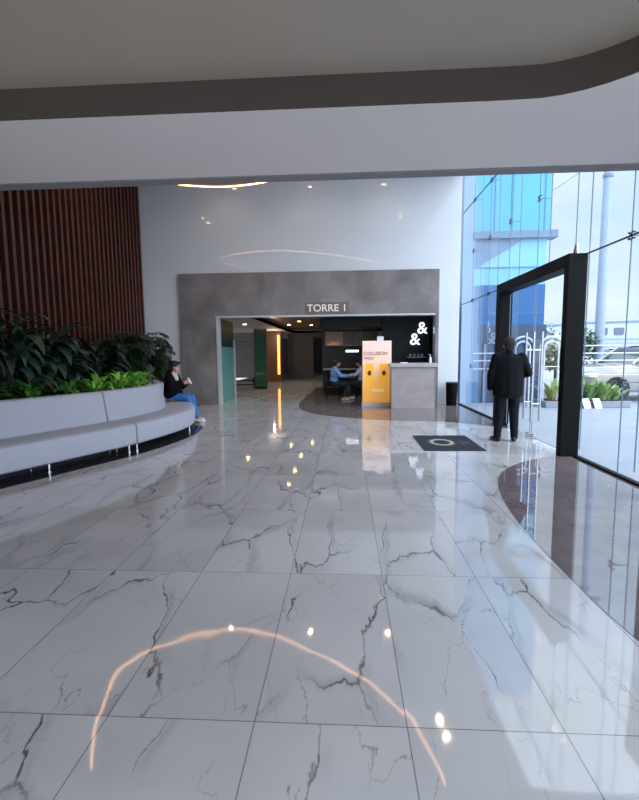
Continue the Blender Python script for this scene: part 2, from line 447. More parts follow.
dlm = mat('downlight_lens', (255, 240, 210), .4, emis=(255, 205, 130), estr=22)
def lamp(loc, e, size=.05, color=(1, .86, .68), spot=2.3):
    l = bpy.data.lights.new('downlight_lamp', 'SPOT'); l.energy = e; l.spot_size = spot; l.spot_blend = .6; l.shadow_soft_size = size; l.color = color
    o = bpy.data.objects.new('downlight_lamp', l); C.objects.link(o); o.location = loc; return o
def downlight(loc, lab, grp, e=60, r=.075, proto=[None]):
    if proto[0] is None:
        t = thing('downlight', lab, 'downlight', loc, 0, grp)
        bm = bmesh.new(); lathe(bm, [(.075, 0), (.1, 0), (.1, -.012), (.075, -.012)], n=20); obj('bezel', bm, M['chrome'], t, smooth=True)
        obj('lens', LA([(.07, -.013), (.07, -.018)], n=20), dlm, t); proto[0] = t
    else: t = dup(proto[0], loc, 0, lab, grp)
    if e: lamp((loc[0], loc[1], loc[2]-.04), e)
for x, y in ((-5.3, 9.4), (-5.3, 8.8), (-3.4, 12.3), (-1.05, 12.25), (1.2, 12.25), (2.1, 9.2), (2.1, 8.8)):
    downlight((x, y, HC), 'small round recessed downlight in the high lobby ceiling', 'lobby ceiling downlights', 10)

# ------------------------------------------------------------------ curved bench and planter
Fp = spline([(-4.93, 3.4, 0), (-4.52, 4.15, 0), (-4.10, 4.93, 0), (-3.68, 5.85, 0), (-3.28, 6.8, 0), (-3.06, 7.8, 0), (-3.02, 8.5, 0), (-3.16, 9.2, 0), (-3.46, 9.9, 0), (-3.86, 10.7, 0), (-4.22, 11.6, 0), (-4.5, 13.16, 0)], 12)
# resample with normals (inward = to the left of travel)
def normal(i):
    a, b = Fp[max(i-1, 0)], Fp[min(i+1, len(Fp)-1)]
    d = (b-a).normalized(); return Vector((-d.y, d.x, 0))
def sweep(i0, i1, prof, capends=True, shrink=0.0, closed=True):
    bm = bmesh.new(); rings = []
    for i in range(i0, i1+1):
        p = Fp[i]; n = normal(i)
        if shrink and i == i0: p = p+(Fp[i+1]-Fp[i]).normalized()*shrink
        if shrink and i == i1: p = p-(Fp[i]-Fp[i-1]).normalized()*shrink
        rings.append([bm.verts.new((p.x+n.x*d, p.y+n.y*d, z)) for d, z in prof])
    k = len(prof)
    for a, b in zip(rings, rings[1:]):
        for j in range(k if closed else k-1): bm.faces.new((a[j], b[j], b[(j+1) % k], a[(j+1) % k]))
    if capends: bm.faces.new(rings[0]); bm.faces.new(rings[-1][::-1])
    return bm
seatp = [(.05, .125), (.015, .135), (0, .16), (0, .40), (.015, .44), (.055, .462), (.2, .47), (.4, .465), (.60, .455), (.62, .44), (.62, .13)]
backp = [(.585, .455), (.66, .90), (.68, .935), (.72, .95), (.78, .95), (.815, .935), (.83, .90), (.83, .135), (.625, .135), (.625, .44)]
iseam = min(range(len(Fp)), key=lambda i: (Fp[i]-Vector((-3.28, 6.8, 0))).length)
iend = min(range(len(Fp)), key=lambda i: (Fp[i]-Vector((-3.9, 10.8, 0))).length)
segs = [(0, iseam, 'long curved grey upholstered bench section cut by the left edge, before the seam'), (iseam, iend, 'far curved grey upholstered bench section with a person seated at its end')]
for a, b, lab in segs:
    t = thing('curved_bench', lab, 'bench', (0, 0, 0))
    s_ = obj('seat', sweep(a, b, seatp, shrink=.012), M['bench'], t, smooth=True, bevel=.012)
    obj('backrest', sweep(a, b, backp, shrink=.012), M['bench'], t, smooth=True, bevel=.012)
    idx = [a+1, (a+b)//2, b-1] if a != 0 else [a+6, a+20, (a+b)//2+8, b-1]
    for i in idx:
        n_ = normal(i); p = Fp[i]+n_*.10
        bm = bmesh.new(); tube(bm, [(p.x, p.y, .135), (p.x, p.y, .012)], .016, 10); lathe(bm, [(.03, 0), (.03, .012)], (p.x, p.y, .004), 12)
        obj('leg', bm, M['chrome'], t, smooth=True)
        p = Fp[i]+n_*.52
        bm = bmesh.new(); tube(bm, [(p.x, p.y, .135), (p.x, p.y, .012)], .016, 10); obj('leg', bm, M['chrome'], t, smooth=True)
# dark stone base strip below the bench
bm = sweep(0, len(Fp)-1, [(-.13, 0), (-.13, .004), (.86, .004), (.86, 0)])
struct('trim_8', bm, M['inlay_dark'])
pl = thing('curved_planter', 'curved pale planter wall behind the grey bench backrest', 'planter', (0, 0, 0))
obj('planter_wall', sweep(0, len(Fp)-1, [(.84, .005), (.84, .93), (.92, .93), (.92, .005)]), M['planter'], pl, smooth=True)
bm = bmesh.new()
sv = [(Fp[i].x+normal(i).x*.92, Fp[i].y+normal(i).y*.92) for i in range(len(Fp))]
prism(bm, sv+[(XL+.03, 13.16), (XL+.03, sv[0][1])], .70, .84)
so_ = obj('soil', bm, M['soil'], pl)

# plants -----------------------------------------------------------------------
def leaf(bm, base, yaw, pitch, L_, W, droop=1.0, fold=.25, n=6, twist=0):
    p = Vector(base); d = Vector((math.cos(yaw)*math.cos(pitch), math.sin(yaw)*math.cos(pitch), math.sin(pitch)))
    side = Vector((-math.sin(yaw), math.cos(yaw), 0)); rows = []
    for k in range(n+1):
        t = k/n; w = W*math.sin(PI*min(1, t*.93+.07))**.8*(1-.35*t) if k < n else .001
        up = side.cross(d)*-1
        s2 = (side*math.cos(twist)+up*math.sin(twist))
        rows.append((bm.verts.new(p-s2*w/2+up*fold*w*.5), bm.verts.new(p), bm.verts.new(p+s2*w/2+up*fold*w*.5)))
        p = p+d*(L_/n)
        pitch -= droop/n
        d = Vector((math.cos(yaw)*math.cos(pitch), math.sin(yaw)*math.cos(pitch), math.sin(pitch)))
    for a, b in zip(rows, rows[1:]):
        bm.faces.new((a[0], a[1], b[1], b[0])); bm.faces.new((a[1], a[2], b[2], b[1]))
def foliage_mat(name, a, b_, rough=.4):
    m = bpy.data.materials.new(name); m.use_nodes = True
    nt = m.node_tree; N = nt.nodes; L = nt.links; p = N['Principled BSDF']
    g = N.new('ShaderNodeNewGeometry'); r = N.new('ShaderNodeValToRGB')
    r.color_ramp.elements[0].color = lin(a)+(1,); r.color_ramp.elements[1].color = lin(b_)+(1,)
    L.new(g.outputs['Random Per Island'], r.inputs['Fac']); L.new(r.outputs['Color'], p.inputs['Base Color'])
    p.inputs['Roughness'].default_value = rough; p.inputs['Subsurface Weight'].default_value = 0
    return m
MD = foliage_mat('dark_green_leaf', (12, 26, 20), (48, 76, 62), .4)
MM = foliage_mat('mid_green_leaf', (30, 70, 28), (84, 136, 58), .45)
MB_ = foliage_mat('bright_green_leaf', (84, 150, 42), (150, 208, 84), .45)
MP = foliage_mat('deep_green_frond', (8, 22, 14), (32, 58, 38), .5)
stemm = mat('plant_stem', (70, 84, 50), .6)
def big_plant(x, y, h, n, sc, lab, rr):
    t = thing('leafy_plant', lab, 'plant', (x, y, .84), 0)
    bm = bmesh.new(); st = bmesh.new()
    for i in range(n):
        a = rr.uniform(0, 2*PI); rad = rr.uniform(.0, .22); bz = h*rr.uniform(.25, .95)
        bx, by = math.cos(a)*rad, math.sin(a)*rad
        if i % 4 == 0: tube(st, [(bx*.2, by*.2, 0), (bx*.7, by*.7, bz*.6), (bx, by, bz)], [.014, .01, .006], 6)
        leaf(bm, (bx, by, bz), a+rr.uniform(-.5, .5), rr.uniform(.1, 1.2), sc*rr.uniform(.75, 1.2), sc*.26*rr.uniform(.8, 1.2), rr.uniform(1.0, 2.1), .3)
    obj('foliage', bm, MD, t, smooth=True, autos=180); obj('stem', st, stemm, t, smooth=True)
def low_plant(x, y, h, n, sc, m, lab, rr, name='low_plant'):
    t = thing(name, lab, 'plant', (x, y, .84), 0)
    bm = bmesh.new(); st = bmesh.new()
    for i in range(n):
        a = rr.uniform(0, 2*PI); rad = rr.uniform(.0, .15); bz = h*rr.uniform(.1, .9)
        bx, by = math.cos(a)*rad, math.sin(a)*rad
        if i % 6 == 0: tube(st, [(0, 0, 0), (bx, by, bz)], [.008, .005], 5)
        leaf(bm, (bx, by, bz), a+rr.uniform(-.6, .6), rr.uniform(.2, 1.3), sc*rr.uniform(.7, 1.2), sc*.42*rr.uniform(.8, 1.2), rr.uniform(.8, 1.8), .2, 4)
    obj('foliage', bm, m, t, smooth=True, autos=180); obj('stem', st, stemm, t, smooth=True)
def frond_plant(x, y, h, n, Lf, lab, rr):
    t = thing('fern_palm', lab, 'plant', (x, y, .84), 0)
    bm = bmesh.new(); st = bmesh.new()
    for i in range(n):
        yaw = 2*PI*i/n*2.618+rr.uniform(-.3, .3); pitch = rr.uniform(.5, 1.35); L_ = Lf*rr.uniform(.75, 1.1)
        p = Vector((0, 0, h*rr.uniform(.05, .75))); pts = [p.copy()]
        K = 16
        for k in range(K):
            d = Vector((math.cos(yaw)*math.cos(pitch), math.sin(yaw)*math.cos(pitch), math.sin(pitch)))
            p = p+d*(L_/K); pts.append(p.copy()); pitch -= 1.9/K*rr.uniform(.7, 1.2)
            if k > 2:
                w = .20*math.sin(PI*(k-1)/(K+.5))+.04
                for s in (-1, 1):
                    leaf(bm, p, yaw+s*1.15, pitch+rr.uniform(-.3, .2), w*1.1, .05, .9, .1, 3)
        tube(st, pts, [.008-.0003*k for k in range(len(pts))], 5)
    obj('foliage', bm, MP, t, smooth=True, autos=180); obj('stem', st, stemm, t, smooth=True)
rr = random.Random(3)
spots = [(-5.35, 4.9, 1.3, .66, 'at the left edge of the planter'), (-5.25, 5.75, 1.4, .70, 'tallest clump with upright leaf tips near the left edge'), (-5.1, 6.5, 1.22, .70, 'second clump from the left in front of the slats'),
         (-4.95, 7.3, 1.0, .64, 'middle clump above the bench seam'), (-5.2, 7.9, .85, .62, 'behind the middle clump close to the slat wall'), (-4.95, 8.7, .85, .58, 'last broad-leaved clump before the feathery palm')]
for x, y, h, sc, w in spots: big_plant(x, y, h, 100, sc, 'dark green broad-leaved shrub, '+w, rr)
frond_plant(-5.0, 9.8, 1.15, 90, .85, 'dense dark feathery palm at the middle of the far planter end', rr)
frond_plant(-5.0, 10.8, 1.25, 100, .85, 'dense dark feathery palm drooping over the far planter rim', rr)
frond_plant(-5.3, 12.0, .95, 70, .7, 'small dark feathery palm nearest the white far wall', rr)
order = ['first', 'second', 'third', 'fourth', 'fifth', 'sixth', 'seventh', 'eighth', 'ninth', 'tenth', 'eleventh', 'twelfth']
cand = [i for i in range(len(Fp))]
k = 0; last = None; rows = []
for i in cand:
    p = Fp[i]+normal(i)*1.10
    if last is None or (p-last).length > .52:
        last = p
        if 4.4 < p.y < 10.4: rows.append(p)
for k, p in enumerate(rows):
    if p.y < 7.2: low_plant(p.x, p.y, .26, 60, .26, MM, 'mid green low leafy plant along the planter rim, %s from the left' % order[k], rr)
    else: low_plant(p.x, p.y, .30, 60, .24, MB_, 'bright lime green low plant along the planter rim, %s plant from the left' % order[k], rr)

# ------------------------------------------------------------------ entrance mat
t = thing('entrance_mat', 'dark navy entrance mat with a pale ring emblem on the white floor', 'mat', (1.71, 7.57, 0))
obj('carpet', B(-.475, .475, -.63, .63, 0.0, .012), mat('navy_mat_pile', (32, 38, 50), .95, var=.2, scale=60, bump=.4, bscale=200), t, bevel=.004)
emb = mat('pale_mat_print', (176, 172, 160), .9)
bm = bmesh.new(); N_ = 40
ri = [[bm.verts.new((-.08+r_*math.cos(2*PI*j/N_), .0+r_*1.35*math.sin(2*PI*j/N_), .0135)) for j in range(N_)] for r_ in (.135, .20)]
for j in range(N_): bm.faces.new((ri[0][j], ri[0][(j+1) % N_], ri[1][(j+1) % N_], ri[1][j]))
obj('ring_emblem', bm, emb, t)
bm = bmesh.new()
ri = [[bm.verts.new((-.08+r_*math.cos(2*PI*j/N_), .0+r_*1.35*math.sin(2*PI*j/N_), .0135)) for j in range(N_)] for r_ in (.225, .235)]
for j in range(N_): bm.faces.new((ri[0][j], ri[0][(j+1) % N_], ri[1][(j+1) % N_], ri[1][j]))
obj('outer_ring', bm, mat('dull_mat_print', (96, 100, 104), .9), t)
bm = bmesh.new()
for j, w in enumerate((.36, .42, .28, .38)): box(bm, .22+j*.045, .235+j*.045, -.1-w/2+.1, -.1+w/2, .0125, .0138)
obj('print_lines', bm, mat('faint_mat_print', (82, 92, 108), .9), t)

# ------------------------------------------------------------------ portal sign
t = thing('building_sign', 'brown plaque with pale letters reading TORRE 1 above the passage', 'sign', (-.505, YF-.08, 2.82))
obj('plaque', B(-.625, .625, -.02, 0, -.17, .17), mat('brown_bronze_plaque', (122, 100, 90), .35, .3, var=.12, scale=5), t, bevel=.004)
for w_, x_ in (('TORRE', -.08), ('1', .55)):
    text_obj('lettering', w_, .29, (x_-.05, -.026, 0), (PI/2, 0, 0), mat('pale_letters', (226, 222, 218), .4, emis=(226, 222, 218), estr=.2), t, .006, .002, sx=1.02)

# ------------------------------------------------------------------ corridor beyond the portal
cw = mat('corridor_dark_wall', (48, 40, 36), .4, var=.1, scale=2)
bm = bmesh.new(); box(bm, -7.2, -7.1, YF+.25, 36, 0, 2.8); struct('wall_corridor_left', bm, mat('corridor_grey_wall', (96, 86, 80), .5))
struct('wall_corridor_end', B(-7.2, 3.15, 35.8, 36, 0, 2.8), cw)
struct('wall_corridor_right', B(3.0, 3.15, YF+.25, 36, 0, 2.8), cw)
ci = mat('corridor_ceiling', (150, 140, 132), .8)
bm = bmesh.new()
box(bm, -7.2, -3.0, YF+.2, 36, 2.68, 2.8); box(bm, -3.0, -.75, YF+.2, 14.0, 2.68, 2.8); box(bm, -3.0, -.75, 26, 36, 2.68, 2.8); box(bm, -.75, 3.15, YF+.2, 36, 2.68, 2.8)
box(bm, -3.04, -3.0, 14, 26, 2.68, 2.95); box(bm, -.75, -.71, 14, 26, 2.68, 2.95); box(bm, -3.0, -.75, 13.96, 14, 2.68, 2.95); box(bm, -3.0, -.75, 26, 26.04, 2.68, 2.95)
box(bm, -7.4, 3.15, YF+.2, 36.2, 3.0, 3.1)
struct('ceiling_corridor', bm, ci)
struct('ceiling_corridor_recess', B(-3.0, -.75, 14.0, 26, 2.86, 2.95), mat('brown_recess', (84, 62, 46), .5))
for k, (x, y) in enumerate(((-1.9, 14.6), (-1.9, 16.4), (-1.9, 18.8), (-1.6, 21.5), (-1.1, 24.5), (-2.6, 21), (-3.9, 17.5), (-.9, 29))):
    z = 2.86 if (-3 < x < -.75 and y < 26) else 2.68
    downlight((x, y, z), 'warm round downlight in the corridor ceiling beyond the portal', 'corridor downlights', 28)
# partitions on the left of the corridor
t = thing('glass_partition', 'teal frosted glass panel just inside the left side of the portal', 'partition', (-3.85, 13.6, 0))
obj('lower_pane', B(0, .03, 0, 1.7, 0, 1.75), M['tealglass'], t)
obj('upper_pane', B(0, .03, 0, 1.7, 1.75, 2.6), mat('dark_green_glass', (40, 66, 62), .2, alpha=.9), t)
obj('end_post', B(-.02, .06, 1.7, 1.8, 0, 2.0), mat('pale_post', (178, 184, 184), .4), t)
t = thing('glass_partition', 'narrow green glass panel deeper in the corridor beside the warm light strip', 'partition', (-3.95, 19.4, 0))
obj('pane', B(0, .55, 0, .04, 0, 2.6), M['greenglass'], t)
obj('base_rail', B(0, .55, -.01, .05, 0, .08), M['black'], t)
t = thing('wall_board', 'pale grey board on the wall between the two glass panels', 'board', (-5.15, 19.9, 0))
obj('board', B(0, 1.15, 0, .05, .45, 2.45), mat('pale_grey_board', (128, 118, 118), .6), t)
bm = bmesh.new()
for i, (a, b) in enumerate(((.1, .8), (.1, 1.0), (.15, .6))): box(bm, a, b, -.006, 0, 2.05-i*.16, 2.08-i*.16)
obj('printed_line', bm, M['dgrey'], t)
bm = bmesh.new(); box(bm, .0, 1.15, -.1, .12, .3, .34); box(bm, .0, 1.15, -.1, .12, .12, .16); box(bm, .05, .1, -.1, .1, 0, .45); box(bm, 1.05, 1.1, -.1, .1, 0, .45)
obj('stand', bm, M['black'], t)
struct('wall_corridor_pier', B(-4.3, -3.42, 24.0, 24.3, 0, 2.68), mat('brown_wood_pier', (104, 66, 44), .4))
o = obj('light_strip', B(-.06, .06, -.03, 0, -1.05, 1.05), mat('orange_led', (255, 180, 90), .5, emis=(255, 150, 55), estr=2.6), None)
o.location = (-3.55, 23.99, 1.45)
tag(o, 'vertical warm orange light strip on the brown pier in the corridor', 'light strip')
bm = bmesh.new(); box(bm, -3.42, -1.9, 27, 27.2, 0, 2.68)
struct('wall_corridor_inner', bm, mat('dim_grey_wall', (88, 80, 78), .5))
lpt = bpy.data.lights.new('corridor_lamp', 'POINT'); lpt.energy = 30; lpt.color = (1, .8, .62); lpt.shadow_soft_size = .04
o = bpy.data.objects.new('corridor_lamp', lpt); C.objects.link(o); o.location = (-3.6, 22.4, 2.3)

# ------------------------------------------------------------------ cafe
struct('wall_cafe_back', B(-.85, 3.0, 17.0, 17.1, 0, 2.68), mat('cafe_dark_wall', (44, 38, 36), .5))
t = tag(obj('cafe_soffit', B(-.75, 1.10, 13.75, 15.9, 2.29, 2.67), M['blackm'], bevel=.01), 'black dropped ceiling box over the cafe corner', 'ceiling panel')
t = thing('wall_cabinet', 'warm lit wooden upper cabinet row at the back of the cafe', 'cabinet', (-.70, 16.0, 1.78))
wd = mat('warm_oak_veneer', (168, 132, 104), .45, var=.15, scale=4)
obj('carcass', B(0, 2.5, .05, .5, 0, .5), wd, t)
for k in range(4): obj('door', B(.02+k*.62, .62+k*.62-.01, .02, .05, .01, .49), wd if k in (0, 3) else mat('dark_cabinet_door', (96, 84, 76), .5), t, bevel=.003)
for x in (-.42, 1.45):
    l = lamp((x, 15.7, 2.27), 14, .03, (1, .75, .5), 1.6)
t = thing('back_counter', 'dark back counter with a pale worktop behind the cafe table', 'counter', (-.75, 16.0, 0))
obj('cabinet', B(0, 3.1, 0, .7, 0, .92), M['blackm'], t, bevel=.005)
obj('worktop', B(-.03, 3.1, -.05, .7, .92, .96), mat('pale_worktop', (150, 150, 152), .3), t, bevel=.004)
t = thing('pendant_lamp', 'bright white linear lamp hanging over the cafe back counter', 'lamp', (.25, 15.7, 1.55))
obj('shade', B(-.22, .22, -.05, .05, 0, .07), mat('lamp_white', (255, 255, 255), .5, emis=(240, 246, 255), estr=2), t, bevel=.01)
obj('cable', T([(0, 0, .07), (0, 0, .73)], .006, 6), M['black'], t)
# dark board and ampersand signs
t = tag(obj('wall_panel', B(1.15, 2.60, 14.1, 14.16, .9, 2.62), M['blackm']), 'black wall panel carrying the two glowing ampersands', 'panel')
neon = mat('white_neon', (235, 245, 255), .4, emis=(205, 228, 255), estr=1.3)
for (x, z, lab) in ((2.15, 1.91, 'glowing white ampersand sign, lower left of the pair'), (2.37, 2.25, 'glowing white ampersand sign, upper right of the pair')):
    t = thing('ampersand_sign', lab, 'sign', (x, 14.06, z))
    text_obj('neon_letter', '&', .50, (0, -.03, 0), (PI/2, 0, 0), neon, t, .006, .004)
    obj('fixing', T([(0, -.02, .02), (0, .04, .02)], .012, 8), M['black'], t)
# display shelf
t = thing('display_shelf', 'small grey machine shelf on the panel under the ampersands', 'shelf', (2.2, 13.95, 1.36))
obj('shelf', B(-.3, .3, -.1, .14, 0, .025), mat('steel_shelf', (120, 126, 136), .3, .5), t)
obj('bracket', B(-.28, -.25, -.02, .14, -.12, 0), M['black'], t); obj('bracket', B(.25, .28, -.02, .14, -.12, 0), M['black'], t)
for k in range(4):
    o = obj('cup', LA([(.03, 0), (.042, .09), (.038, .09), (.028, .01)], n=14), mat('grey_cup', (130, 138, 150), .4), None, smooth=True)
    o.location = (2.0+k*.12, 13.93, 1.387); tag(o, 'small grey cup on the shelf under the ampersands', 'cup', 'cups on the cafe shelf')
# service counter
t = thing('service_counter', 'pale grey stone reception counter at the right end of the portal', 'counter', (1.86, 12.25, 0))
cs = mat('pale_grey_counter_stone', (160, 150, 150), .3, var=.12, scale=3)
obj('front_panel', B(-.60, .55, 0, .7, 0.0, 1.13), cs, t, bevel=.006)
obj('top', B(-.64, .62, -.05, .75, 1.13, 1.23), mat('counter_top_stone', (178, 172, 172), .25, var=.08), t, bevel=.008)
obj('side_panel', B(.55, .60, .02, .7, 0, 1.13), mat('counter_side', (128, 120, 118), .4), t)
t = thing('pump_bottle', 'white pump bottle standing on the reception counter', 'bottle', (2.34, 12.5, 1.23))
wm = mat('white_plastic', (232, 234, 238), .3)
obj('body', LA([(.03, 0), (.036, .01), (.036, .13), (.014, .17), (.014, .19)], n=18), wm, t, smooth=True)
bm = T([(0, 0, .19), (0, 0, .24)], .006, 8); tube(bm, [(0, 0, .235), (-.05, 0, .23)], .006, 8); obj('pump', bm, wm, t)
t = tag(obj('card_stack', B(-.1, .1, -.06, .06, 0, .025), wm, None, bevel=.003), 'small white paper stack on the reception counter', 'papers'); t.location = (1.62, 12.45, 1.23)
# advertising totem
t = thing('advertising_totem', 'freestanding pink and amber advertising totem beside the counter', 'sign', (.90, 12.78, 0))
obj('base', B(-.42, .42, -.02, .22, 0, .10), mat('totem_base_white', (206, 206, 208), .4), t, bevel=.006)
body = obj('body', B(-.41, .41, 0, .2, .10, 1.86), mat('totem_side', (226, 196, 180), .5), t, bevel=.006)
pm = bpy.data.materials.new('totem_print_gradient'); pm.use_nodes = True
nt = pm.node_tree; N = nt.nodes; L = nt.links; p = N['Principled BSDF']
tc = N.new('ShaderNodeTexCoord'); sp = N.new('ShaderNodeSeparateXYZ'); L.new(tc.outputs['Generated'], sp.inputs[0])
r = N.new('ShaderNodeValToRGB'); e = r.color_ramp.elements
e[0].position = 0; e[0].color = lin((236, 160, 62))+(1,); e[1].position = 1; e[1].color = lin((240, 206, 196))+(1,)
for pos, c_ in ((.3, (244, 178, 84)), (.55, (240, 190, 140)), (.66, (238, 198, 180))): x = e.new(pos); x.color = lin(c_)+(1,)
L.new(sp.outputs[2], r.inputs['Fac']); L.new(r.outputs['Color'], p.inputs['Base Color']); L.new(r.outputs['Color'], p.inputs['Emission Color']); p.inputs['Emission Strength'].default_value = .3
pf = obj('poster_face', B(-.40, .40, -.008, -.001, .11, 1.85), pm, t)
tm = mat('totem_text_brown', (146, 104, 90), .6)
text_obj('headline', 'COLUSION', .135, (-.36, -.014, 1.50), (PI/2, 0, 0), tm, t, .003, .001, 'LEFT', .98)
text_obj('headline', 'WILD', .11, (-.36, -.014, 1.37), (PI/2, 0, 0), tm, t, .003, .001, 'LEFT', 1.0)
am = mat('amber_print', (236, 170, 50), .5, emis=(236, 165, 45), estr=.4); dk = mat('brown_print', (96, 62, 30), .6)
for x in (-.21, .2):
    obj('printed_pack', B(x-.12, x+.10, -.014, -.008, .55, 1.22), am, t)
    bm = bmesh.new(); Mx = Matrix.Translation((x, -.016, .95)) @ Matrix.Rotation(PI/2, 4, 'X'); v0 = len(bm.verts)
    lathe(bm, [(.055, 0), (.055, .003)], n=16); bmesh.ops.transform(bm, matrix=Mx, verts=bm.verts); bmesh.ops.scale(bm, vec=(1, 1, 1.35), space=Matrix.Translation((0, 0, -.95)), verts=bm.verts)
    obj('printed_jar', bm, dk, t)
obj('printed_ribbon', B(-.15, .2, -.0135, -.008, .42, .50), mat('ribbon_print', (246, 200, 130), .5, emis=(246, 200, 130), estr=.3), t)
o = tag(obj('small_white_box', B(-.09, .09, -.06, .06, 0, .12), wm, None, bevel=.005), 'small white box standing on top of the advertising totem', 'box'); o.location = (1.0, 12.88, 1.86)
# waste bin by far wall
t = thing('waste_bin', 'black rounded waste bin against the white wall at right of the portal', 'bin', (3.05, 12.98, 0))
obj('body', LA([(.14, 0), (.15, .02), (.165, .62), (.168, .64)], n=28), M['black'], t, smooth=True)
obj('rim', LA([(.17, .64), (.172, .66), (.15, .675), (.08, .675)], n=28), mat('bin_rim', (40, 42, 48), .3), t, smooth=True)

# ------------------------------------------------------------------ people
skin = mat('warm_skin', (196, 146, 120), .5, var=.04, scale=20)
skin2 = mat('tan_skin', (172, 124, 98), .5, var=.04, scale=20)
def head_prims(c, yaw, s=1.0, pitch=0):
    Mx = Matrix.Translation(c) @ Matrix.Rotation(yaw, 4, 'Z') @ Matrix.Rotation(pitch, 4, 'Y')
    R3 = Mx.to_3x3().to_euler()
    q = lambda x, y, z: Mx @ Vector((x*s, y*s, z*s))
    pr = [(q(-.01, 0, .03), (.095*s, .076*s, .095*s), R3), (q(.02, 0, -.035), (.072*s, .062*s, .082*s), R3), (q(.06, 0, -.09), (.028*s, .03*s, .022*s), R3),
          (q(.085, 0, .012), .009*s, q(.108, 0, -.022), .013*s), (q(.09, 0, -.055), (.012*s, .022*s, .007*s), R3), (q(.09, 0, -.068), (.010*s, .019*s, .007*s), R3)]
    for sy in (-1, 1):
        pr += [(q(-.005, sy*.078, -.005), (.018*s, .008*s, .03*s), R3), (q(.08, sy*.03, .03), (.014*s, .022*s, .008*s), R3)]
    return pr, q, R3
def face_parts(q, R3, s, par):
    for sy in (-1, 1):
        e_ = blob('eye', [(q(.081, sy*.031, .008), .011*s, q(.082, sy*.031, .008), .011*s)], mat('eye_dark', (40, 30, 26), .2), par, .004, 1)
        blob('eyebrow', [(q(.088, sy*.016, .036), .004, q(.082, sy*.048, .036), .004)], mat('eyebrow_hair', (36, 28, 24), .8), par, .003, 1)
    blob('lips', [(q(.098, -.014, -.061), .005, q(.098, .014, -.061), .005)], mat('lip', (160, 92, 84), .5), par, .003, 1)
def hand_prims(w, d, up, s=1., curl=.5, side=1):
    """w wrist point, d finger direction, up = back of hand normal"""
    w = Vector(w); d = Vector(d).normalized(); up = Vector(up); up = (up-d*up.dot(d)).normalized(); l = d.cross(up)*side
    out = []
    pc = w+d*.045*s
    for k in range(4):
        o_ = (k-1.5)*.02*s
        kn = w+d*.085*s+l*o_
        out.append((w+d*.01+l*o_*.6, .014*s, kn, .0105*s))
        Lf = (.070, .080, .075, .058)[3-k]*s
        a = curl*(.8+.1*k)
        d1 = d*math.cos(a*.6)-up*math.sin(a*.6); d2 = d*math.cos(a*1.6)-up*math.sin(a*1.6)
        m_ = kn+d1*Lf*.5; out.append((kn, .0095*s, m_, .0085*s)); out.append((m_, .0085*s, m_+d2*Lf*.5, .0072*s))
    tb = w+d*.03*s+l*.028*s
    t1 = tb+(d*.7+l*.7-up*.2)*.038*s; t2 = t1+(d*.9+l*.1-up*.5)*.03*s
    out += [(w+d*.02*s, .014*s, tb, .013*s), (tb, .012*s, t1, .010*s), (t1, .010*s, t2, .0085*s)]
    return out

# --- standing man, seen from behind, dark suit (local: faces +y; height 1.74)
man = thing('person', 'standing man in a dark suit seen from behind at the glass doors', 'person', (2.76, 7.74, 0), -.18)
hp, q, R3 = head_prims(Vector((.0, .03, 1.625)), PI/2, 1.12)
V = Vector
sh = 1.435
la = [V((-.20, 0, sh)), V((-.275, -.02, 1.14)), V((-.28, .05, .89))]       # left arm hanging
ra = [V((.20, 0, sh)), V((.31, -.02, 1.17)), V((.20, .21, 1.10))]       # right arm bent, hand in front
hipL, hipR = V((-.10, 0, .90)), V((.10, 0, .90))
kneL, kneR = V((-.125, .02, .50)), V((.11, .03, .50))
ankL, ankR = V((-.15, -.01, .09)), V((.125, .0, .09))
bp = hp+[(V((0, .01, 1.46)), .06, V((0, .025, 1.56)), .057), (V((0, 0, 1.25)), (.18, .115, .22), (0, 0, 0)), (V((0, 0, 1.0)), (.165, .12, .16), (0, 0, 0)),
         (V((-.16, 0, 1.42)), .055, V((.16, 0, 1.42)), .055)]
for A, s_ in ((la, -1), (ra, 1)): bp += [(A[0], .052, A[1], .042), (A[1], .04, A[2], .027)]
bp += hand_prims(la[2], (0, .1, -1), (-1, 0, 0), 1.05, .5, 1) + hand_prims(ra[2], (-.75, .6, 0.05), (.3, .4, 1), 1.05, .7, 1)
for h_, k_, a_ in ((hipL, kneL, ankL), (hipR, kneR, ankR)): bp += [(h_, .085, k_, .055), (k_, .054, a_, .036), (a_, .036, a_+V((0, .12, -.05)), .03)]
blob('body', bp, skin2, man, .0085, 3)
face_parts(q, R3, 1.12, man)
suit = mat('dark_navy_suit', (13, 13, 20), .85, var=.12, scale=10, spec=.2, bump=.3, bscale=14)
jp = [[(V((-.17, -.01, 1.40)), (.07, .085, .07)), (V((.17, -.01, 1.40)), (.07, .085, .07)), (V((0, -.02, 1.44)), (.10, .09, .07)), (V((0, 0, 1.20)), (.225, .15, .12)), (V((0, 0, 1.0)), (.215, .155, .12)), (V((0, 0, .80)), (.245, .165, .07))],
      (V((0, -.02, 1.45)), .075, V((0, -.01, 1.505)), .066)]
for A in (la, ra):
    e_ = A[2]+(A[1]-A[2]).normalized()*.02
    jp += [(A[0], .082, A[1], .070), (A[1], .070, e_, .052)]
jk = blob('suit_jacket', jp, suit, man, .011, 4)
obj('vent_seam', B(-.0025, .0025, -.172, -.160, .74, .94), mat('seam_black', (10, 10, 14), .8), jk)
tp = [(V((-.08, 0, .93)), .12, V((.08, 0, .93)), .12)]
for h_, k_, a_ in ((hipL, kneL, ankL), (hipR, kneR, ankR)):
    tp += [(h_, .112, k_, .082), (k_, .082, a_+V((0, 0, -.015)), .062), (a_+V((0, .02, -.02)), .05, a_+V((0, .03, -.025)), .052)]
blob('trousers', tp, mat('dark_slate_trousers', (18, 21, 28), .85, spec=.2, var=.1, scale=10, bump=.3, bscale=12), man, .011, 4)
